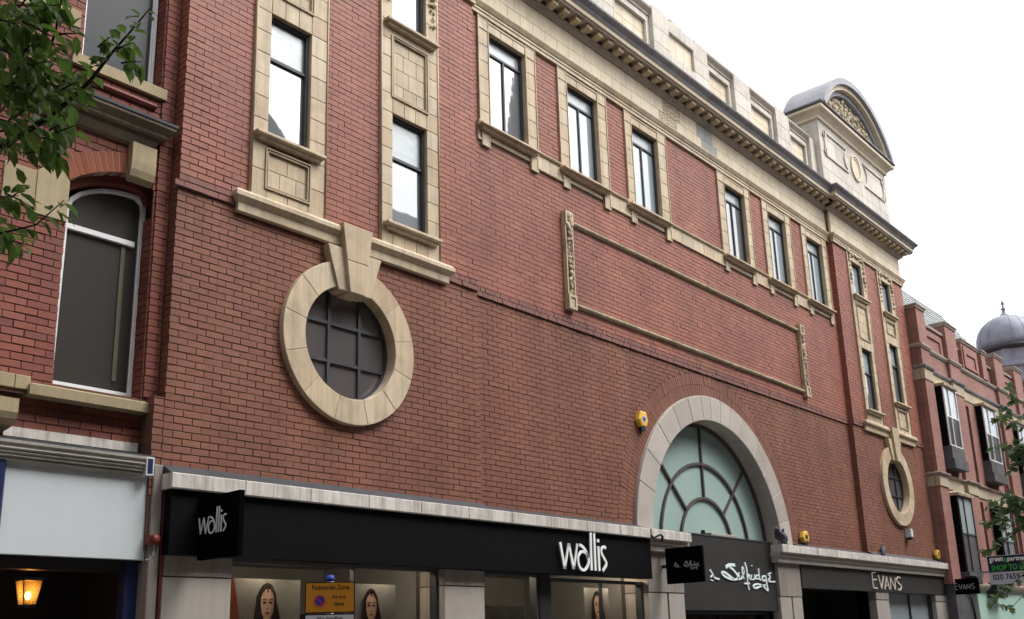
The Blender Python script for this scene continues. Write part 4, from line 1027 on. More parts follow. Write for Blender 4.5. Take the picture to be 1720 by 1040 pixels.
# alarm boxes and other small fittings
def alarm(x, z, yw, hw, h, label, face=True):
    t = thing('alarm_box', label, 'alarm box', (x, yw, z))
    o = [(x-hw*.62, z+h), (x-hw, z+h*.45), (x-hw*.55, z), (x+hw*.55, z), (x+hw, z+h*.45), (x+hw*.62, z+h)]
    obj('casing', MB().poly(list(reversed(o)), yw-.10, yw, .02), M['yellow'], t)
    obj('strobe_lens', MB().poly(list(reversed([(x-hw*.5, z-.002), (x-hw*.38, z-.07), (x+hw*.38, z-.07), (x+hw*.5, z-.002)])), yw-.075, yw-.005), M['navy'], t)
    obj('badge', MB().box(x-hw*.35, x+hw*.35, yw-.104, yw-.099, z+h*.32, z+h*.68), M['sign_white' if face else 'ink'], t)
    if face: obj('emblem', MB().lathe([(.045, 0), (.045, -.003), (.001, -.003)], (x, yw-.104, z+h*.5), 14, 'y'), M['sign_blue'], t)
    else: obj('badge', MB().box(x-hw*.3, x+hw*.3, yw-.104, yw-.099, z+h*.12, z+h*.2), M['ink'], t)
    return t
alarm(15.50, 5.50, YC+.03, .155, .30, 'yellow alarm box with a blue badge left of the great arch')
alarm(21.97, 3.68, YC-.0, .17, .27, 'yellow alarm box standing on the ledge just right of the great arch', False)
alarm(30.52, 3.66, .0, .15, .27, 'small yellow alarm box at the right end of the ledge', False)
t = thing('floodlight', 'small pale sensor lamp on the wall below the far round window', 'lamp', (28.42, 0, 4.15))
obj('housing', MB().poly([(28.33, 4.18), (28.50, 4.16), (28.52, 4.36), (28.46, 4.41), (28.34, 4.40)], -.14, .03, .015), M['greywhite'], t); obj('lens', MB().box(28.36, 28.48, -.12, -.02, 4.10, 4.158), M['navy'], t)
cb = obj('cable', MB().tube([(15.04, -.20, 3.42), (15.05, -.27, 3.36), (15.12, -.31, 3.40), (15.22, -.31, 3.425), (15.32, -.28, 3.39), (15.36, -.23, 3.33)], .022, 6), M['ink'], smooth=True); tag(cb, 'loop of black cable hanging off the ledge left of the arch', 'cable')
pk = obj('packing_stone', MB().cbox(17.9, 19.0, .2, .46, 3.603, 3.68, .008), M['pier']); tag(pk, 'pale stone strip lying along the foot of the fanlight', 'stone')
lp = obj('ledge_lamp', MB().lathe([(.05, 0), (.055, .04), (.04, .12), (.02, .13)], (17.75, .3, 3.60), 10), M['ink']); tag(lp, 'small black lamp at the foot of the fanlight', 'lamp')

def pigeon(x, y, z, yaw, up, label, s=1.0):
    """one body lofted along the spine from tail to beak, legs grown from it"""
    sp = [(-.19, .00, .012, .030), (-.12, .025, .022, .034), (-.05, .05, .055, .060), (.02, .065, .068, .072), (.075, .085, .055, .062), (.105, .125, .034, .036), (.118, .155, .028, .028), (.14, .165, .026, .027), (.162, .16, .010, .010), (.185, .152, .003, .003)]
    mb = MB(); n = 10; cy, sy = math.cos(yaw), math.sin(yaw); cp, sp_ = math.cos(up), math.sin(up)
    P = lambda a, b_, c_: (x+s*((a*cp-c_*sp_)*cy-b_*sy), y+s*((a*cp-c_*sp_)*sy+b_*cy), z+s*(.05+a*sp_+c_*cp))
    for a, h, rv, rh in sp:
        for k in range(n):
            t_ = 2*math.pi*k/n; mb.v.append(P(a, rh*math.cos(t_), h+rv*math.sin(t_)))
    m_ = len(sp)
    for i in range(m_-1):
        for k in range(n): mb.f.append((i*n+k, i*n+(k+1) % n, (i+1)*n+(k+1) % n, (i+1)*n+k))
    mb.f += [tuple(reversed(range(n))), tuple(range((m_-1)*n, m_*n))]
    for q in (-.028, .028):
        a = P(.015, q, .02); mb.tube([a, (a[0], a[1], z+.012), (a[0]+.03*cy*s, a[1]+.03*sy*s, z+.006)], .007*s, 5)
    for sx in (-1, 1):      # folded wings
        b = len(mb.v); mb.v += [P(.06, sx*.062, .09), P(.03, sx*.078, .04), P(-.08, sx*.05, .025), P(-.17, sx*.02, .02), P(-.06, sx*.045, .085)]; mb.f.append((b, b+1, b+2, b+3, b+4))
    o = obj('pigeon', mb, M['pigeon'], smooth=True); tag(o, label, 'bird'); return o
pigeon(20.27, -.14, 3.545, math.radians(185), 0.0, 'grey pigeon crouched low on the corner of the ledge by the arch', 1.5)
pigeon(20.68, -.07, 3.56, math.radians(255), .95, 'dark pigeon standing upright on the ledge by the arch foot', 1.25)
pigeon(26.2, -.1, 3.56, math.radians(20), .15, 'dark pigeon on the ledge above the charcoal fascia', 1.2)

# posters and downlights in the display window ----------------------------
def poster(cx, y, ztop, wd, back, label, face=1.0, lean=0.0):
    t = thing('poster', label, 'poster', (cx, y, .6))
    obj('poster_board', MB().box(cx-wd/2, cx+wd/2, y, y+.02, .6, ztop), M[back], t)
    k = .205*face; ez = ztop-.30
    E = lambda dx, dz, rx, rz, n=22, a0=0, a1=2*math.pi: [(cx+lean+dx+rx*math.cos(a0+(a1-a0)*i/n), ez+dz+rz*math.sin(a0+(a1-a0)*i/n)) for i in range(n)]
    hair = [(cx+lean+a*k, ez+b*k) for a, b in [(-.72, -2.2), (-1.02, -1.75), (-.86, -1.2), (-.90, -.7), (-.74, -.2), (-.64, .65), (-.32, 1.12), (.0, 1.26), (.32, 1.12), (.62, .62), (.74, -.2), (.92, -.8), (.84, -1.3), (1.0, -1.8), (.76, -2.2)]]
    obj('hair', MB().poly(hair, y-.006, y-.001), M['hair'], t)
    obj('neck', MB().poly([(cx+lean+a*k, ez+b*k) for a, b in [(-.24, -.6), (-.26, -1.4), (-.62, -1.75), (-.7, -2.4), (.7, -2.4), (.62, -1.75), (.26, -1.4), (.24, -.6)]], y-.009, y-.007), M['skin'], t)
    fc = [(cx+lean+a*k, ez+b*k) for a, b in [(-.46, .35), (-.47, -.1), (-.40, -.52), (-.22, -.88), (0, -1.0), (.22, -.88), (.40, -.52), (.47, -.1), (.46, .35), (.30, .78), (.02, .92), (-.28, .78)]]
    obj('face', MB().poly(fc, y-.013, y-.010), M['skin'], t)
    mb = MB()
    for sx in (-1, 1):
        mb.poly([(cx+lean+(sx*.22+.13*math.cos(a))*k, ez+(.06+.055*math.sin(a))*k) for a in [2*math.pi*i/12 for i in range(12)]], y-.016, y-.014)
        mb.poly([(cx+lean+(sx*.22+a)*k, ez+b*k) for a, b in ((-.16, .20), (.0, .27), (.17, .20), (.16, .25), (0, .32), (-.15, .25))], y-.016, y-.014)
    mb.poly([(cx+lean+a*k, ez+b*k) for a, b in ((-.08, -.28), (0, -.31), (.08, -.28), (0, -.35))], y-.016, y-.014)
    obj('eyes_and_brows', mb, M['hair'], t)
    shd = [(cx+lean+a*k, ez+b*k) for a, b in [(.16, .80), (.30, .78), (.46, .35), (.47, -.1), (.40, -.52), (.22, -.88), (.05, -.99), (.20, -.6), (.26, -.1), (.27, .4)]]
    obj('face_print', MB().poly(shd, y-.0138, y-.0134), M['skin_shade'], t)
    nz = MB(); nz.poly([(cx+lean+a*k, ez+b*k) for a, b in ((.02, .10), (.07, .06), (.10, -.24), (.04, -.33), (-.09, -.29), (.03, -.22))], y-.0146, y-.0142)
    for sx in (-1, 1): nz.poly([(cx+lean+(sx*.22+.18*math.cos(a))*k, ez+(.09+.12*math.sin(a))*k) for a in [2*math.pi*i/14 for i in range(14)]], y-.0146, y-.0142)
    obj('face_print', nz, M['skin_shade'], t)
    obj('neck_print', MB().poly([(cx+lean+a*k, ez+b*k) for a, b in ((-.24, -.85), (0, -1.0), (.24, -.85), (.25, -1.35), (.0, -1.15), (-.22, -1.2))], y-.0097, y-.0092), M['skin_shade'], t)
    obj('lips', MB().poly([(cx+lean+a*k, ez+b*k) for a, b in ((-.18, -.52), (-.06, -.47), (0, -.49), (.06, -.47), (.18, -.52), (.07, -.62), (-.07, -.62))], y-.016, y-.014), M['lip'], t)
    sw_ = MB()
    for i in range(5):
        a = -.5+.25*i; sw_.tube([(cx+lean+(a*1.2-.1)*k, y-.012, ez+.5*k), (cx+lean+(a*1.7)*k, y-.012, ez-.8*k), (cx+lean+(a*1.9+.1)*k, y-.012, ez-1.9*k)] if abs(a) > .3 else [(cx+lean+a*k*.6, y-.012, ez+1.1*k), (cx+lean+a*1.0*k, y-.012, ez+.85*k), (cx+lean+a*1.3*k, y-.012, ez+.7*k)], .012, 5)
    obj('hair_strands', sw_, M['hair'], t)
    return t
poster(7.45, .50, 2.48, 1.0, 'poster_cream', 'tall poster of a long dark haired model on a cream ground behind the shop glass', 1.0)
poster(9.13, .50, 2.46, .9, 'poster_grey', 'narrow poster of a centre parted model behind the parking sign', .95)
poster(14.37, .55, 2.52, .7, 'poster_grey', 'narrow poster of a model in the right hand shop window below the white lettering', 1.0)
oc = obj('display_card', MB().poly([(6.70, .6), (7.06, .6), (6.98, 2.1), (6.90, 2.47), (6.70, 2.47)], .40, .43), M['orange_card']); tag(oc, 'orange red display card at the left edge of the shop window', 'display card')
k_ = 0
for x, y in ((7.3, .38), (8.2, .38), (11.35, .75), (11.85, .75), (13.9, .40), (14.65, .40), (9.3, .38)):
    names = ['above the first poster', 'left of the glass joint', 'left one of the pair beside the door', 'right one of the pair beside the door', 'left of the far model poster', 'at the right end of the window', 'deep behind the parking sign']
    o = obj('downlight', MB().lathe([(.055, 0), (.055, .02), (.02, .04)], (x, y, 2.815), 12), M['spot']); tag(o, 'small warm shop downlight ' + names[k_], 'ceiling lamp', 'downlights in the shop window'); k_ += 1
    l = bpy.data.lights.new('downlight_beam', 'POINT'); l.energy = 7; l.color = (1, .84, .66); l.shadow_soft_size = .06
    lo = bpy.data.objects.new('downlight_beam', l); COL.objects.link(lo); lo.location = (x, y, 2.72)

# ------------------------------------------------------------------ town house on the left
th = thing('brick_townhouse', 'orange red brick house with stone trimmed sash windows over a blank shop sign', 'building', (2.8, .3, 0))
HY = .20; WX0, WX1 = 4.47, 5.46
hw = MB()
seg = lambda r, n=16, cx=4.965, cz=6.48: [(cx+r*math.cos(math.pi*i/n), cz+r*math.sin(math.pi*i/n)) for i in range(n+1)]
INT = [(4.41, 6.60), (4.46, 6.73), (4.57, 6.82), (4.74, 6.92), (4.91, 6.99), (5.05, 7.03), (5.17, 7.05), (5.30, 7.055), (5.40, 7.02), (5.455, 6.93)]
EXT = [(4.20, 6.90), (4.30, 6.97), (4.44, 7.055), (4.62, 7.13), (4.80, 7.21), (4.98, 7.265), (5.13, 7.30), (5.32, 7.30), (5.46, 7.25), (5.52, 7.15)]
lowhole = [(WX0, 4.40), (WX1, 4.40)] + list(reversed(INT))
join(hw, sheet([rect(-4, XL+.01, 4.24, 13.5), lowhole, rect(WX0, WX1, 8.32, 10.6)], HY+.012))
join(hw, sheet([rect(-4, XL-.11, 3.5, 4.24)], HY+.112))
hw.box(-4, XL, .95, 1.1, 3.4, 13.5)
hwall = obj('wall', hw, M['mortar'], th)
def cut_poly(P):
    def f(z):
        xs = []
        for i in range(len(P)):
            p, q = P[i-1], P[i]
            if (p[1] > z) != (q[1] > z): xs.append(p[0]+(q[0]-p[0])*(z-p[1])/(q[1]-p[1]))
        return (min(xs), max(xs)) if len(xs) > 1 else None
    return f
HB = Bricks(); hc = [cut_rect(WX0, WX1, 4.2, 6.62), cut_rect(WX0, WX1, 8.12, 10.6), cut_poly(INT[1:8]+list(reversed(EXT[1:8]))), cut_poly(lowhole), cut_rect(3.76, 4.46, 6.24, 6.70), cut_poly([(4.10, 6.69), (4.46, 6.69), (4.46, 6.75), (4.29, 6.97), (4.10, 6.72)]), cut_rect(-4, 4.22, 4.28, 4.44)]
HB.field(3.30, XL, 4.24, 12.0, front(HY), hc, 0, .008, .007)
HB.field(3.30, XL-.13, 3.56, 4.24, front(HY+.10), (), 0, .010, .009)
# right jambs, built of bricks turned into the opening
for z0, z1 in ((4.42, 6.62), (8.32, 10.4)):
    HB.field(HY+.031, HY+.27, z0, z1, lambda a, z, o: (WX1-o, a, z), (), 0, .008, .007)
    HB.field(HY+.031, HY+.27, z0, z1, lambda a, z, o: (WX0+o, a, z), (), 0, .008, .007)
HB.build(hwall, [M['brick_town']], 300)
# projecting brick pier right of the windows
PB = Bricks(); PB.field(WX1+.02, XL-.012, 4.42, 12, front(HY-.025), (), 1, .008, .007); PB.build(hwall, [M['brick_town']], 0)
ab = part('window_arch', th, (4.965, HY, 6.6))
def along(P, t):
    L = [math.dist(P[i], P[i+1]) for i in range(len(P)-1)]; d = t*sum(L)
    for i, l in enumerate(L):
        if d <= l or i == len(L)-1: k = d/l; return (P[i][0]+(P[i+1][0]-P[i][0])*k, P[i][1]+(P[i+1][1]-P[i][1])*k)
        d -= l
n = 13; g_ = .05
for i in range(n):
    q = [along(INT[1:8], (i+g_)/n), along(INT[1:8], (i+1-g_)/n), along(EXT[1:8], (i+1-g_)/n), along(EXT[1:8], (i+g_)/n)]
    obj('brick', MB().poly(q, HY-.012-R.uniform(0, .002), HY+.27, .002), M['rubbed'], ab)
obj('arch_joint', MB().poly(INT[1:8]+list(reversed(EXT[1:8])), HY-.009, HY+.2), M['mortar_pale'], ab)
low = [(x, z-.10) for x, z in INT[1:]]; low[0] = (4.47, 6.60); low[-1] = (5.455, 6.80)
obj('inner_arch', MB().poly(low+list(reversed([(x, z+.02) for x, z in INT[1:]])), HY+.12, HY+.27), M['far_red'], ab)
for pts in ([(3.76, 6.28), (4.10, 6.28), (4.10, 6.71), (3.76, 6.71)], [(4.105, 6.22), (4.46, 6.22), (4.46, 6.70), (4.29, 6.93), (4.105, 6.715)]):
    obj('springer_stone', MB().poly(pts, HY-.015, HY+.2, .006), M['town_stone'], th)
def sash(z0, z1, zt, y, arched, glass):
    fw = .034
    A = rect(WX0+.05, WX1-.02, z0, z1); 
    if arched:
        A = [(4.52, z0), (5.475, z0), (5.485, 6.80), (5.47, 6.87), (5.40, 6.92), (5.28, 6.925), (5.09, 6.905), (4.93, 6.865), (4.81, 6.815), (4.68, 6.74), (4.58, 6.64), (4.54, 6.51)]
    cxm = sum(p[0] for p in A)/len(A); czm = (z0+z1)/2
    I = [(cxm+(x-cxm)*(1-2*fw/(WX1-WX0-.07)), czm+(z-czm)*(1-2*fw/(z1-z0))) for x, z in A]
    mb = MB().ringloops(A, I, y-.05, y+.03); mb.box(WX0+.09, WX1-.08, y-.045, y+.02, zt-.03, zt+.03)
    I2 = [(cxm+(x-cxm)*(1-2.8*fw/(WX1-WX0-.07)), czm+(z-czm)*(1-2.6*fw/(z1-z0))) for x, z in A]; mb.ringloops(I, I2, y-.02, y+.02)
    fr = obj('window', mb, M['upvc'], th)
    for zz0, zz1 in ((z0, zt-.001), (zt+.001, z1+.3)):
        pl = clip_rect(I, -9, 99, zz0, zz1)
        obj('pane', MB().poly(pl, y, y+.006), M[glass], fr)
    return fr
sash(4.46, 6.98, 6.30, HY+.27, True, 'town_glass'); sash(8.34, 10.6, 9.9, HY+.22, False, 'town_glass_up')
cu = MB().box(5.16, 5.24, .70, .72, 4.5, 6.25); obj('curtain_edge', MB().box(5.235, 5.285, HY+.255, HY+.268, 4.62, 6.24), plain('beige blind edge', (.10, .092, .065), .8), th)
obj('sill', MB().mould([(0, 4.235), (.06, 4.24), (.06, 4.345), (.045, 4.36), (-.2, 4.40)], 4.28, 5.56, HY, True, True, HY+.3), M['town_stone'], th)
obj('sill', MB().mould([(0, 8.14), (.05, 8.145), (.05, 8.28), (.04, 8.29), (-.2, 8.33)], 4.40, 5.47, HY, True, True, HY+.3), M['town_stone'], th)
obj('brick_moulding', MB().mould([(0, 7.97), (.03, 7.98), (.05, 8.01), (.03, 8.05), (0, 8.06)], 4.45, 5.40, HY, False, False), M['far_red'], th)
for x0, x1 in ((3.3, 3.86), (3.865, 4.08), (4.085, 4.24)): obj('band_stone', MB().cbox(x0, x1, HY-.015, HY+.1, 4.285, 4.43), M['town_stone'], th)
for x0, x1 in ((3.3, 3.9), (3.905, 4.42)): obj('band_stone', MB().cbox(x0, x1, HY-.015, HY+.1, 8.62, 8.84), M['town_stone'], th)
# hood over the lower window, lead capped, on a scrolled bracket
obj('hood', MB().mould([(0, 7.40), (.05, 7.42), (.10, 7.50), (.105, 7.56), (.17, 7.565), (.175, 7.61), (.245, 7.66), (.25, 7.70)], 4.0, 5.32, HY, True, True, HY+.1), M['town_dark'], th)
obj('hood_lead', MB().mould([(0, 7.701), (.262, 7.701), (.265, 7.735), (-.05, 7.82)], 4.0, 5.32, HY, True, True, HY+.1), M['lead'], th)
def bracket_block(x0, x1, z0, z1, out):
    pr = [(0, z0), (out*.4, z0+.01), (out*.7, z0+(z1-z0)*.10), (out*.92, z0+(z1-z0)*.28), (out, z0+(z1-z0)*.5), (out, z1), (0, z1)]
    mb = MB(); b = 0; nn = len(pr); mb.v = [(x0, HY-d, z) for d, z in pr] + [(x1, HY-d, z) for d, z in pr]
    mb.f = [tuple(range(nn)), tuple(reversed(range(nn, 2*nn)))] + [(i, nn+i, nn+(i+1) % nn, (i+1) % nn) for i in range(nn)]
    return mb
obj('bracket', bracket_block(5.10, 5.40, 6.95, 7.41, .12), M['town_stone'], th)
obj('bracket', bracket_block(3.6, 4.02, 3.82, 4.10, .32), M['town_stone'], th)
# shopfront
obj('render_strip', MB().box(4.05, 5.50, HY+.06, HY+.12, 3.80, 3.90), M['canopy'], th)
obj('lead_flashing', MB().quadbox([(3.0, -.05, 3.70), (5.53, -.05, 3.70), (5.53, HY+.1, 3.70), (3.0, HY+.1, 3.70), (3.0, -.05, 3.72), (5.53, -.05, 3.72), (5.53, HY+.1, 3.80), (3.0, HY+.1, 3.80)]), M['lead'], th)
prof = [(0, 3.48), (.06, 3.50), (.10, 3.52), (.085, 3.535), (.12, 3.55), (.105, 3.565), (.135, 3.585), (.12, 3.60), (.15, 3.62), (.14, 3.64), (.165, 3.67), (.165, 3.70), (0, 3.70)]
obj('shop_cornice', MB().mould(prof, 3.0, 5.44, .10, False, False, .3), M['shutter'], th)
mb = MB().box(5.44, 5.53, -.06, .2, 3.50, 3.70); obj('cornice_end', mb, M['greywhite'], th)
obj('cornice_end', MB().box(5.455, 5.515, -.064, -.058, 3.52, 3.68), M['bluepaint'], th)
bd = obj('shop_fascia', MB().cbox(4.03, 5.555, .07, .14, 2.60, 3.50, .004), M['board']); tag(bd, 'blank pale grey sign panel over the unlit shop on the left', 'shop sign')
pb = obj('sign_panel', MB().cbox(3.3, 4.02, .02, .14, 2.70, 3.58, .02), M['bluepaint']); tag(pb, 'edge of a dark blue sign panel beside the blank grey one', 'shop sign')
dk = MB(); dk.box(2.5, 5.6, 1.8, 1.9, 0, 2.9); dk.box(5.58, 5.62, .3, 1.9, 0, 2.9); dk.box(2.5, 5.6, .15, 1.9, 2.58, 2.6)
obj('shop_recess', dk, M['dark'], th)
obj('door_post', MB().box(5.42, 5.57, .2, .35, 0, 2.58), M['bluepaint'], th)
obj('shop_beam', MB().box(3.0, 5.42, .25, .4, 2.48, 2.58), M['roomdark'], th)
obj('pilaster', MB().cbox(5.565, 5.685, .0, .4, 0, 3.64, .01), M['pier_rough'], th)
dp = obj('downpipe', MB().tube([(5.715, .0, 0), (5.715, .0, 2.75), (5.715, .0, 3.52)], .022, 8), M['redpaint'], smooth=True); tag(dp, 'thin dark red pipe running down between the two buildings', 'pipe')
be = thing('alarm_bell', 'dull red alarm bell with a hanging wire between the two shopfronts', 'alarm bell', (5.60, 0, 2.75))
obj('casing', MB().cbox(5.53, 5.66, -.05, .06, 2.76, 2.87, .012), M['bellred'], be); obj('gong', MB().lathe([(.05, 0), (.045, -.03), (.02, -.04)], (5.60, -.05, 2.815), 14, 'y'), M['bellred'], be, smooth=True)
obj('wire', MB().tube([(5.62, -.0, 2.76), (5.61, -.01, 2.66), (5.58, .0, 2.61), (5.54, .02, 2.60)], .006, 5), M['greywhite'], be)
lc = (4.63, .70)
ln = thing('lantern', 'lit amber glass lantern glowing in the dark shop entrance', 'lantern', (lc[0], lc[1], 2.12))
for z, hwd, hh, nm in ((2.412, .108, .017, 'lantern_roof'), (2.14, .068, .012, 'lantern_base')):
    obj(nm, MB().box(lc[0]-hwd, lc[0]+hwd, lc[1]-hwd, lc[1]+hwd, z-hh, z+hh), M['frame'], ln)
obj('lantern_finial', MB().lathe([(.10, 0), (.045, .05), (.02, .07), (.012, .12)], (lc[0], lc[1], 2.43), 8), M['frame'], ln)
for sx, sy in ((-1,-1),(1,-1),(1,1),(-1,1)): obj('lantern_bar', MB().tube([(lc[0]+sx*.062, lc[1]+sy*.062, 2.15), (lc[0]+sx*.098, lc[1]+sy*.098, 2.40)], .006, 5), M['frame'], ln)
for a in range(4):
    c, s = [(1,0),(0,1),(-1,0),(0,-1)][a]; tx, ty = -s, c
    b_ = .059; tp = .095; mb = MB(); mb.v = [(lc[0]+c*b_-tx*b_, lc[1]+s*b_-ty*b_, 2.155), (lc[0]+c*b_+tx*b_, lc[1]+s*b_+ty*b_, 2.155), (lc[0]+c*tp+tx*tp, lc[1]+s*tp+ty*tp, 2.395), (lc[0]+c*tp-tx*tp, lc[1]+s*tp-ty*tp, 2.395)]; mb.f = [(0,1,2,3)]
    obj('pane', mb, M['amber'], ln)
obj('bulb', MB().blob((lc[0], lc[1], 2.245), .028, .028, .042, 0, 10, 8), M['bulb'], ln, smooth=True)
l = bpy.data.lights.new('lantern_light', 'POINT'); l.energy = .8; l.color = (1, .6, .22); l.shadow_soft_size = .03
lo = bpy.data.objects.new('lantern_light', l); COL.objects.link(lo); lo.location = (lc[0], lc[1], 2.32)
obj('lantern_arm', MB().tube([(lc[0], lc[1], 2.57), (lc[0], lc[1]+.3, 2.6), (lc[0], 1.8, 2.5)], .012, 6), M['frame'], ln)

# ------------------------------------------------------------------ terrace to the right
tr = thing('brick_terrace', 'pinkish brick terrace with stepped parapet piers, slate roof and black oriel windows', 'building', (45, 0, 0))
TX1 = 64.0; TW = -.20; TP = -.30
slots = []; k = 0; mods = [0, 8.05, 16.1, 24.15]
for d in mods: slots += [rect(34.65+d, 35.27+d, 3.4, 5.72), rect(34.65+d, 35.27+d, 6.3, 9.0), rect(38.1+d, 38.72+d, 3.4, 5.72), rect(38.1+d, 38.72+d, 6.3, 9.0)]
wl = sheet([rect(30.80, TX1, 2.95, 10.3)] + slots, TW)
for s_ in slots:
    (x0, z0), (x1, _), (_, z1), _ = s_
    b = len(wl.v); wl.v += [(x0, TW, z0), (x1, TW, z0), (x1, TW, z1), (x0, TW, z1), (x0, .15, z0), (x1, .15, z0), (x1, .15, z1), (x0, .15, z1)]
    wl.f += [(b, b+3, b+7, b+4), (b+1, b+5, b+6, b+2), (b+3, b+2, b+6, b+7), (b, b+4, b+5, b+1), (b+4, b+7, b+6, b+5)]
wl.box(30.80, TX1, .3, 9, 0, 10.9)
obj('wall', wl, M['far_brick'], tr)
def tpier(x0, x1, z0, z1, y=TP, back=.2, capm=True):
    obj('pier', MB().box(x0, x1, y, back, z0, z1), M['far_brick'], tr)
    if capm: obj('pier_cap', MB().mould([(0, z1), (.03, z1+.01), (.04, z1+.06), (.07, z1+.09), (.07, z1+.13), (-.1, z1+.17)], x0, x1, y, True, True, back+.02), M['bedstone'], tr)
for d in mods:
    tpier(30.85+d if d == 0 else 30.90+d, 31.60+d if d == 0 else 32.0+d, 2.95, 11.5); tpier(33.52+d, 34.60+d, 2.95, 11.5)
    xa = 31.6+d if d == 0 else 32.0+d
    # parapet between the piers
    obj('parapet_panel', MB().box(xa, 33.52+d, TW+.06, .2, 10.36, 11.12), M['far_brick'], tr)
    obj('parapet_panel', MB().ringloops(rect(xa+.08, 33.44+d, 10.40, 11.05), rect(xa+.35, 33.2+d, 10.45, 10.85), TW+.02, TW+.07), M['far_brick'], tr)
    obj('coping', MB().mould([(0, 11.12), (.05, 11.14), (.06, 11.22), (-.1, 11.26)], xa, 33.52+d, TW+.04, False, False, .22), M['bedstone'], tr)
    obj('parapet_panel', MB().box(34.6+d, 38.9+d, TW+.10, .2, 10.36, 11.0), M['far_brick'], tr)
    obj('coping', MB().mould([(0, 11.0), (.05, 11.02), (.06, 11.08), (-.1, 11.12)], 34.6+d, 38.9+d, TW+.08, False, False, .22), M['bedstone'], tr)
    tpier(35.28+d, 37.0+d, 10.36, 11.30, TP+.06)
    obj('parapet_panel', MB().ringloops(rect(35.4+d, 36.9+d, 10.42, 11.2), rect(35.65+d, 36.65+d, 10.5, 10.95), TP+.02, TP+.07), M['far_brick'], tr)
    tpier(37.35+d, 37.85+d, 10.36, 11.30, TP)
    # string courses stepping round the piers
    for x0, x1, yy, r in ((xa, 33.52+d, TW, False), (34.6+d, 38.95+d, TW, False), ((30.85 if d == 0 else 30.9+d), xa, TP, True), (33.52+d, 34.6+d, TP, True)):
        obj('string_course', MB().mould([(0, 10.20), (.03, 10.21), (.07, 10.28), (.07, 10.33), (-.05, 10.37)], x0, x1, yy, r, r, .1), M['bedstone'], tr)
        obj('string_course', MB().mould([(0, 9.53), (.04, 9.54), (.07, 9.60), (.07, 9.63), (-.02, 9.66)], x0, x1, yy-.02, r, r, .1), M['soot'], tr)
        obj('stone_band', MB().box(x0-(.02 if r else 0), x1+(.02 if r else 0), yy-.022, .1, 9.18, 9.529), M['town_stone2'], tr)
        obj('stone_band', MB().box(x0-(.02 if r else 0), x1+(.02 if r else 0), yy-.03, .1, 5.85, 6.18), M['town_stone2'], tr)
        obj('string_course', MB().mould([(0, 6.181), (.04, 6.19), (.08, 6.23), (.08, 6.26), (-.02, 6.29)], x0, x1, yy-.03, r, r, .1), M['bedstone'], tr)
def oriel(x0, x1, z0, z1, apron, light):
    yf = TW-.26; t = part('oriel_window', tr, ((x0+x1)/2, TW, z0))
    obj('flank', MB().box(x0, x0+.04, yf+.04, TW, z0, z1), M['black'], t); obj('flank', MB().box(x1-.04, x1, yf+.04, TW, z0, z1), M['black'], t)
    mb = MB(); e = .04
    for q in (x0, x1-e, x0+(x1-x0)*.38): mb.box(q, q+e, yf, yf+.06, z0, z1)
    mb.box(x0+e, x1-e, yf+.005, yf+.05, z0, z0+e); mb.box(x0+e, x1-e, yf+.005, yf+.05, z1-e, z1); mb.box(x0+e, x1-e, yf+.005, yf+.05, z0+(z1-z0)*.5-e/2, z0+(z1-z0)*.5+e/2)
    obj('frame', mb, M['upvc' if light else 'frame'], t)
    zm = z0+(z1-z0)*.5; xm = x0+(x1-x0)*.38
    for q0, q1 in ((x0+e, xm), (xm+e, x1-e)):
        obj('pane', MB().box(q0, q1, yf+.03, yf+.036, zm+e/2, z1-e), M['mirror_pale' if light else 'frost'], t); obj('pane', MB().box(q0, q1, yf+.03, yf+.036, z0+e, zm-e/2), M['town_glass' if light else 'mirror_dim'], t)
    obj('lid', MB().mould([(0, z1+.002), (.06, z1+.01), (.07, z1+.09), (-.05, z1+.16)], x0, x1, yf, True, True, TW), M['terra_dirty'], t)
    if apron:
        obj('apron', MB().box(x0-.02, x1+.02, yf-.01, TW, z0-.42, z0-.002), M['greystone_dark'], t); obj('apron', MB().box(x0-.06, x1+.06, yf-.06, TW, z0-.72, z0-.422), M['greystone_dark'], t)
    else: obj('apron', MB().box(x0-.02, x1+.02, yf-.03, TW, z0-.12, z0-.002), M['greystone_dark'], t)
for d in mods:
    o0 = 31.95+d+(.25 if d else 0)
    oriel(o0, o0+1.2, 7.20, 9.12, True, True); oriel(36.0+d, 37.45+d, 7.20, 9.12, True, True)
    oriel(o0-.1, o0+1.25, 3.32, 5.62, False, False); oriel(36.0+d, 37.45+d, 3.32, 5.62, False, False)
    rv = MB()
    for x in (34.75, 35.0, 38.2, 38.45):
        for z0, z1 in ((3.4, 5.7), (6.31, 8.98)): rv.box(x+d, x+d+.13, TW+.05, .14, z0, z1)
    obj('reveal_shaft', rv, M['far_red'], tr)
# ground floor of the terrace
obj('plinth', MB().box(30.96, 33.0, -.28, .2, 0, 2.94), M['greystone_dark'], tr)
obj('shop_cornice', MB().mould([(0, 2.80), (.05, 2.82), (.10, 2.90), (.12, 2.96), (.12, 3.0), (-.02, 3.04)], 33.0, TX1, -.25, True, False, .2), M['bedstone'], tr)
obj('console', MB().cbox(32.45, 33.0, -.5, .0, 2.98, 3.24, .02), M['greystone_dark'], tr)
obj('shop_front', MB().box(33.02, TX1, -.22, .2, 0, 2.795), M['mint_fascia'], tr)
obj('console', MB().cbox(34.2, 35.3, -.55, .0, 2.6, 3.05, .02), M['roomdark'], tr)
obj('conduit', MB().tube([(31.6, -.30, 2.75), (31.9, -.32, 2.75), (32.2, -.32, 2.55), (32.4, -.31, 2.1), (32.45, -.30, 0.5)], .025, 6), M['ink'], tr, smooth=True)
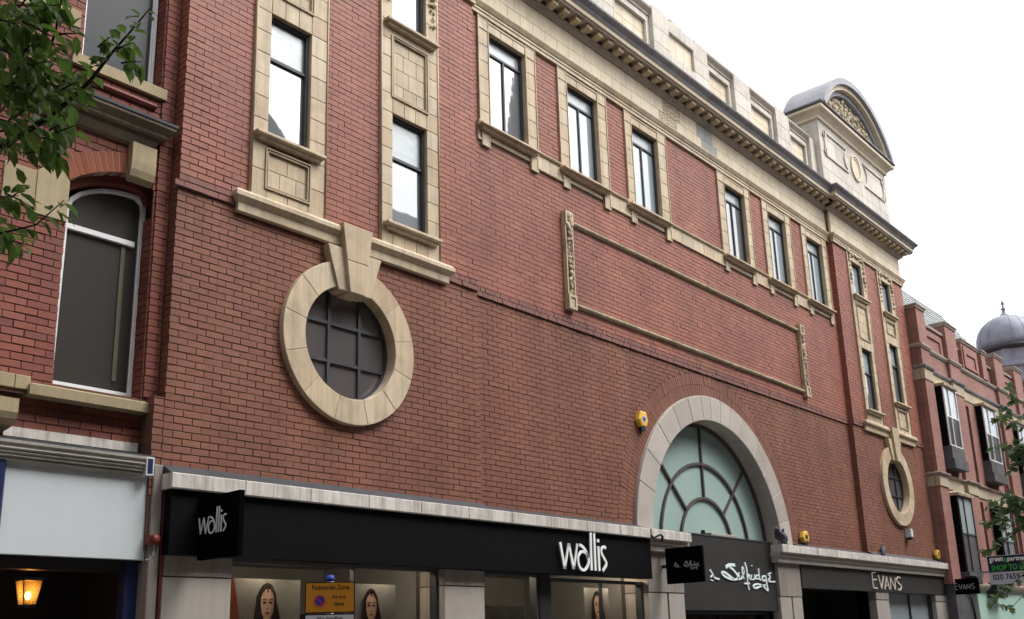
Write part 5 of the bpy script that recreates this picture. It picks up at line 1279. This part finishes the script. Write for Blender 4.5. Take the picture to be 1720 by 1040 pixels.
# slate roof with hip
rp = MB(); rows = 16
e0, e1, rz0, rz1 = (.35, 2.55), (30.80, 43.6), 10.9, 14.75
for i in range(rows):
    t0, t1 = i/rows, (i+1)/rows
    y0, y1 = e0[0]+(e0[1]-e0[0])*t0, e0[0]+(e0[1]-e0[0])*t1; z0, z1 = rz0+(rz1-rz0)*t0, rz0+(rz1-rz0)*t1
    xe0 = 46.3+(43.6-46.3)*t0; xe1 = 46.3+(43.6-46.3)*t1; nx = 34
    for j in range(nx):
        a0 = 30.8+(xe0-30.8)*j/nx; a1 = 30.8+(xe0-30.8)*(j+1)/nx; lift = .018+R.uniform(0, .008)
        c0 = 30.8+(xe1-30.8)*j/nx; c1 = 30.8+(xe1-30.8)*(j+1)/nx
        b = len(rp.v); rp.v += [(a0+.005, y0-lift, z0+lift*.5), (a1-.005, y0-lift, z0+lift*.5), (c1-.005, y1+.0, z1), (c0+.005, y1+.0, z1), (a0+.005, y0, z0-.02), (a1-.005, y0, z0-.02)]; rp.f += [(b, b+1, b+2, b+3), (b+4, b+5, b+1, b)]
rf = obj('roof', MB().quadbox([(30.8, e0[0]+.02, rz0-.03), (46.3, e0[0]+.02, rz0-.03), (46.3, 6, rz0-.03), (30.8, 6, rz0-.03), (30.8, e0[1]+.02, rz1-.03), (43.6, e0[1]+.02, rz1-.03), (43.6, 3.4, rz1-.03), (30.8, 3.4, rz1-.03)]), M['slate'], tr)
obj('slates', rp, M['slate'], rf, kind='stuff')
for i in range(30):
    x = 30.85+i*.43
    if x < 43.3: obj('ridge_tile', MB().tube([(x, e0[1]+.05, rz1), (x+.41, e0[1]+.05, rz1)], .085, 6), M['slate'], rf)

# domed turret far down the street
dt = thing('domed_turret', 'far off turret with a grey lead dome and a spiked finial', 'turret', (56.6, 3.2, 0))
dc = (56.6, 3.2, 0)
obj('turret_wall', MB().lathe([(1.45, 0), (1.45, 14.9), (1.6, 15.0), (1.6, 15.15), (1.42, 15.2), (1.42, 15.95)], dc, 8), M['dome'], dt)
obj('dome_eave', MB().lathe([(1.42, 15.95), (1.60, 16.02), (1.64, 16.12), (1.56, 16.2)], dc, 32), M['lead'], dt, smooth=True)
DP = [(1.56, 16.2), (1.60, 16.5), (1.57, 16.85), (1.46, 17.2), (1.26, 17.52), (.98, 17.78), (.66, 17.96), (.36, 18.05), (.24, 18.09)]
obj('dome', MB().lathe(DP, dc, 40), M['dome'], dt, smooth=True)
rb = MB()
for k in range(16):
    a = 2*math.pi*k/16; rb.tube([(dc[0]+(r+.01)*math.cos(a), dc[1]+(r+.01)*math.sin(a), z) for r, z in DP], .010, 4)
obj('dome_rib', rb, M['dome'], dt)
obj('finial', MB().lathe([(.30, 18.05), (.26, 18.12), (.13, 18.25), (.08, 18.40), (.11, 18.47), (.13, 18.52), (.06, 18.58), (.045, 18.7), (.09, 18.78), (.085, 18.86), (.03, 18.95), (.01, 19.2)], dc, 14), M['dome'], dt, smooth=True)

# ------------------------------------------------------------------ trees
def leafmesh(L, Wd, lob=False):
    if lob:
        o = [(0, 0), (-.28, .05), (-.55, .28), (-.30, .36), (-.42, .70), (-.14, .62), (0, 1.0), (.14, .62), (.42, .70), (.30, .36), (.55, .28), (.28, .05)]
        v = [(x*Wd, y*L, -.10*L*y*y+.05*abs(x)*L) for x, y in o] + [(0, .35*L, -.02*L)]
        f = [(12, i, (i+1) % 12) for i in range(12)]; return v, f
    v = [(0,0,0), (0,.34*L,-.01*L), (0,.70*L,-.07*L), (0,L,-.20*L), (-.5*Wd,.30*L,.10*Wd), (-.38*Wd,.66*L,.02*Wd), (.5*Wd,.30*L,.10*Wd), (.38*Wd,.66*L,.02*Wd)]
    f = [(0,1,4), (1,2,5,4), (2,3,5), (0,6,1), (1,6,7,2), (2,7,3)]
    return v, f
def tree(name, label, base, trunk_pts, branches, leaves, size, lob, mat, n_single, cat='tree'):
    t = thing(name, label, cat, base)
    obj('trunk', MB().tube(trunk_pts, .13 if not lob else .16, 10, .05), M['bark'], t, smooth=True)
    for bp, r0, r1 in branches: obj('branch', MB().tube(bp, r0, 6, r1), M['bark'], t, smooth=True)
    vs_ = []
    for k in range(4):
        v, f = leafmesh(size*(.8+.13*k), size*(.34+.05*k) if not lob else size*(.85+.08*k), lob); me = bpy.data.meshes.new('leaf'); me.from_pydata(v, [], f); me.materials.append(M[mat]); me.update(); vs_.append((me, v, f))
    crown = MB(); cnt = 0
    order = sorted(range(len(leaves)), key=lambda i: (leaves[i][0]-CAM).length)
    sel = set([i for i in order if inview(leaves[i][0], 0)][:n_single])
    cr = part('crown', t, leaves[0][0])
    for i, (p, d, roll) in enumerate(leaves):
        k = R.randrange(4); me, v, f = vs_[k]
        d = d.normalized(); sd_ = d.cross(Vector((0,0,1)));
        if sd_.length < .05: sd_ = Vector((1,0,0))
        sd_.normalize(); nn = sd_.cross(d).normalized()
        sd2 = sd_*math.cos(roll)+nn*math.sin(roll); nn2 = sd2.cross(d).normalized()
        mt = Matrix(((sd2.x, d.x, nn2.x, 0), (sd2.y, d.y, nn2.y, 0), (sd2.z, d.z, nn2.z, 0), (0,0,0,1)))
        if i in sel:
            o = bpy.data.objects.new('leaf', me); COL.objects.link(o); o.parent = cr; LOC[o.name] = p
            o.matrix_basis = Matrix.Translation(p-LOC[cr.name]) @ mt
        else:
            b = len(crown.v); crown.v += [tuple(p + (mt @ Vector(q))) for q in v]; crown.f += [tuple(x+b for x in q) for q in f]
    if crown.v: obj('leaves', crown, M[mat], cr, kind='stuff')
    return t
# street tree on the left, its branches reach into the picture
def twig_leaves(path, n, out, drop=.55, spread=.9, every=None):
    m_ = len(path)
    for k in range(n):
        t = (k+R.random())/n*(m_-1); i = min(int(t), m_-2); fr = t-i
        p = Vector(path[i]).lerp(Vector(path[i+1]), fr); ax = (Vector(path[i+1])-Vector(path[i])).normalized()
        sv = Vector((R.gauss(0, 1), R.gauss(0, 1), R.gauss(0, .6))); sv -= ax*sv.dot(ax); sv = sv.normalized() if sv.length > .01 else Vector((1,0,0))
        d = ax*R.uniform(.1, .7) + sv*spread - Vector((0,0,1))*R.uniform(drop*.4, drop*1.6)
        out.append((p+sv*.012, d, R.uniform(-.6, .6)))
D0 = 5.2
A_ = lambda u, v, dd=0: atpx(u, v, D0+dd)
br = []; lv = []
limb0 = Vector((1.02, -4.9, 2.9))
main1 = [limb0, A_(-140, 330), A_(-40, 285), A_(0, 248), A_(55, 215), A_(105, 179), A_(150, 138), A_(185, 92), A_(215, 58), A_(252, 14)]
main2 = [A_(-60, 300, .15), A_(0, 160, .15), A_(54, 115, .1), A_(85, 79, .1), A_(94, 50, .1), A_(108, -30, .1)]
main3 = [A_(-140, 330, -.1), A_(-60, 400, -.1), A_(0, 392, -.1), A_(60, 378, -.1), A_(108, 336, -.1)]
main4 = [A_(-120, 120, .3), A_(-40, 60, .3), A_(20, 40, .25), A_(70, -10, .2)]
br += [(main1, .022, .003), (main2, .014, .003), (main3, .010, .002), (main4, .014, .003)]
twig_leaves(main1[3:], 46, lv); twig_leaves(main2[1:], 40, lv); twig_leaves(main3[1:], 26, lv); twig_leaves(main4, 40, lv)
def twigs(n, ubox, vbox, ln, leaves_n, du=(.2, 1), dd=.45):
    for i in range(n):
        u, v = R.uniform(*ubox), R.uniform(*vbox); q = R.uniform(-dd, dd)
        ang = R.uniform(-1.2, .5); L_ = R.uniform(*ln)
        pts = [A_(u+L_*k/3*math.cos(ang), v+L_*k/3*math.sin(ang)+6*(k/3)**2, q) for k in range(4)]
        br.append((pts, .005, .0015)); twig_leaves(pts, leaves_n, lv, .6)
twigs(26, (-70, 60), (-40, 130), (45, 80), 9); twigs(26, (-70, 55), (110, 250), (40, 80), 9); twigs(9, (45, 115), (135, 210), (30, 55), 8); twigs(5, (60, 100), (-10, 70), (30, 50), 7)
twigs(7, (-60, 25), (310, 400), (30, 60), 8); twigs(8, (20, 110), (215, 262), (25, 45), 7); twigs(4, (150, 205), (60, 120), (25, 40), 5, dd=.1)
tree('street_tree', 'leafy green street tree whose drooping branches hang in from the upper left', (1.02, -4.9, 0), [(1.02, -4.9, 0), (1.0, -4.92, 1.2), (1.04, -4.9, 2.2), tuple(limb0), tuple(A_(-160, 150, .2))], br, lv, .092, False, 'leaf', 260)
# street tree on the right edge
D0 = 19.0; br = []; lv = []
tb = atpx(1800, 900, 19.3); base2 = (tb.x, tb.y, 0)
def fan(u0, v0, u1, v1, n, k):
    pts = [A_(u0+(u1-u0)*i/4, v0+(v1-v0)*i/4-14*math.sin(i/4*3.1), R.uniform(-.3, .3)) for i in range(5)]; br.append((pts, .018, .004)); twig_leaves(pts[1:], n, lv, .5, 1.0)
    for j in range(k):
        i = R.randrange(1, 5); q = Vector(pts[i]); pp = project(q); L_ = R.uniform(20, 42); an = R.uniform(1.6, 4.6)
        p2 = [q, A_(pp[0]+L_*.5*math.cos(an), pp[1]+L_*.4*math.sin(an), R.uniform(-.5, .5)), A_(pp[0]+L_*math.cos(an), pp[1]+L_*.8*math.sin(an), R.uniform(-.7, .7))]
        br.append((p2, .006, .002)); twig_leaves(p2, 11, lv, .5, 1.0)
fan(1800, 760, 1702, 668, 16, 6); fan(1800, 800, 1698, 748, 24, 9); fan(1800, 830, 1684, 868, 40, 14); fan(1800, 845, 1690, 890, 24, 8); fan(1800, 860, 1668, 925, 14, 4); fan(1790, 740, 1708, 780, 20, 8); fan(1810, 930, 1695, 985, 8, 3); fan(1800, 780, 1700, 715, 12, 5); fan(1810, 950, 1700, 1020, 7, 3)
tree('plane_tree', 'broad leaved street tree reaching in at the right edge before the letting board', base2, [base2, (tb.x, tb.y+.05, 2.2), tuple(atpx(1800, 790, 19.2)), tuple(atpx(1815, 560, 19.2))], br, lv, .125, True, 'leaf2', 200)

# ------------------------------------------------------------------ across the street, met only in the window glass; plus an unseen shade block
op = thing('opposite_building', 'tall dark gabled building across the street, seen mirrored in the tall left window', 'building', (15, -18, 0))
obj('wall', MB().box(11.5, 18.4, -24, -15, 0, 17.6), M['opp'], op)
obj('roof', MB().quadbox([(11.3, -24.2, 17.6), (18.6, -24.2, 17.6), (18.6, -14.9, 17.6), (11.3, -14.9, 17.6), (14, -20, 21.5), (17.5, -20, 21.5), (17.45, -15.6, 19.6), (14, -15.6, 19.6)]), M['oppslate'], op)
obj('chimney', MB().box(17.0, 17.5, -16.0, -15.4, 18.5, 20.9), M['opp'], op)
rows_ = [(-40, -2), (-1.6, 11.2), (18.8, 40), (40.5, 62), (62.5, 95)]
tops = [15, 14.2, 13.5, 14, 14]
lab = ['dim brick row across the street to the far left', 'dim brick row across the street left of the tall gable', 'dim brick row across the street right of the tall gable', 'dim brick row across the street beyond the second row', 'dim brick row at the far end across the street']
for (x0, x1), hz, lb in zip(rows_, tops, lab):
    o = thing('opposite_row', lb + ', mirrored in the glass', 'building', ((x0+x1)/2, -18, 0), 'rows across the street')
    obj('wall', MB().box(x0, x1, -24, -15, 0, hz), M['opp'], o); obj('roof', MB().mould([(.2, hz+.001), (.3, hz+.2), (-2.6, hz+2.2), (-5, hz+.2)], x0, x1, -15, False, False, -23), M['oppslate'], o)
o = thing('shade_block', 'unseen tall block added at the left street end to darken walls facing left', 'building', (-19, -6, 0))  # added out of view to keep sky light off left-facing walls
obj('wall', MB().box(-24, -14, -13, 12, 0, 17), M['opp'], o); obj('roof', MB().box(-24.3, -13.7, -13.3, 12.3, 17.001, 17.4), M['oppslate'], o)
sp = thing('church_spire', 'slender church spire behind the opposite row, mirrored in the first paired window', 'church spire', (66.2, -45, 0))
obj('tower', MB().box(62, 70.4, -49, -41, 0, 22), M['opp'], sp); obj('spire', MB().lathe([(4.6, 22), (.9, 49), (.05, 55.5)], (66.2, -45, 0), 8), M['oppslate'], sp)
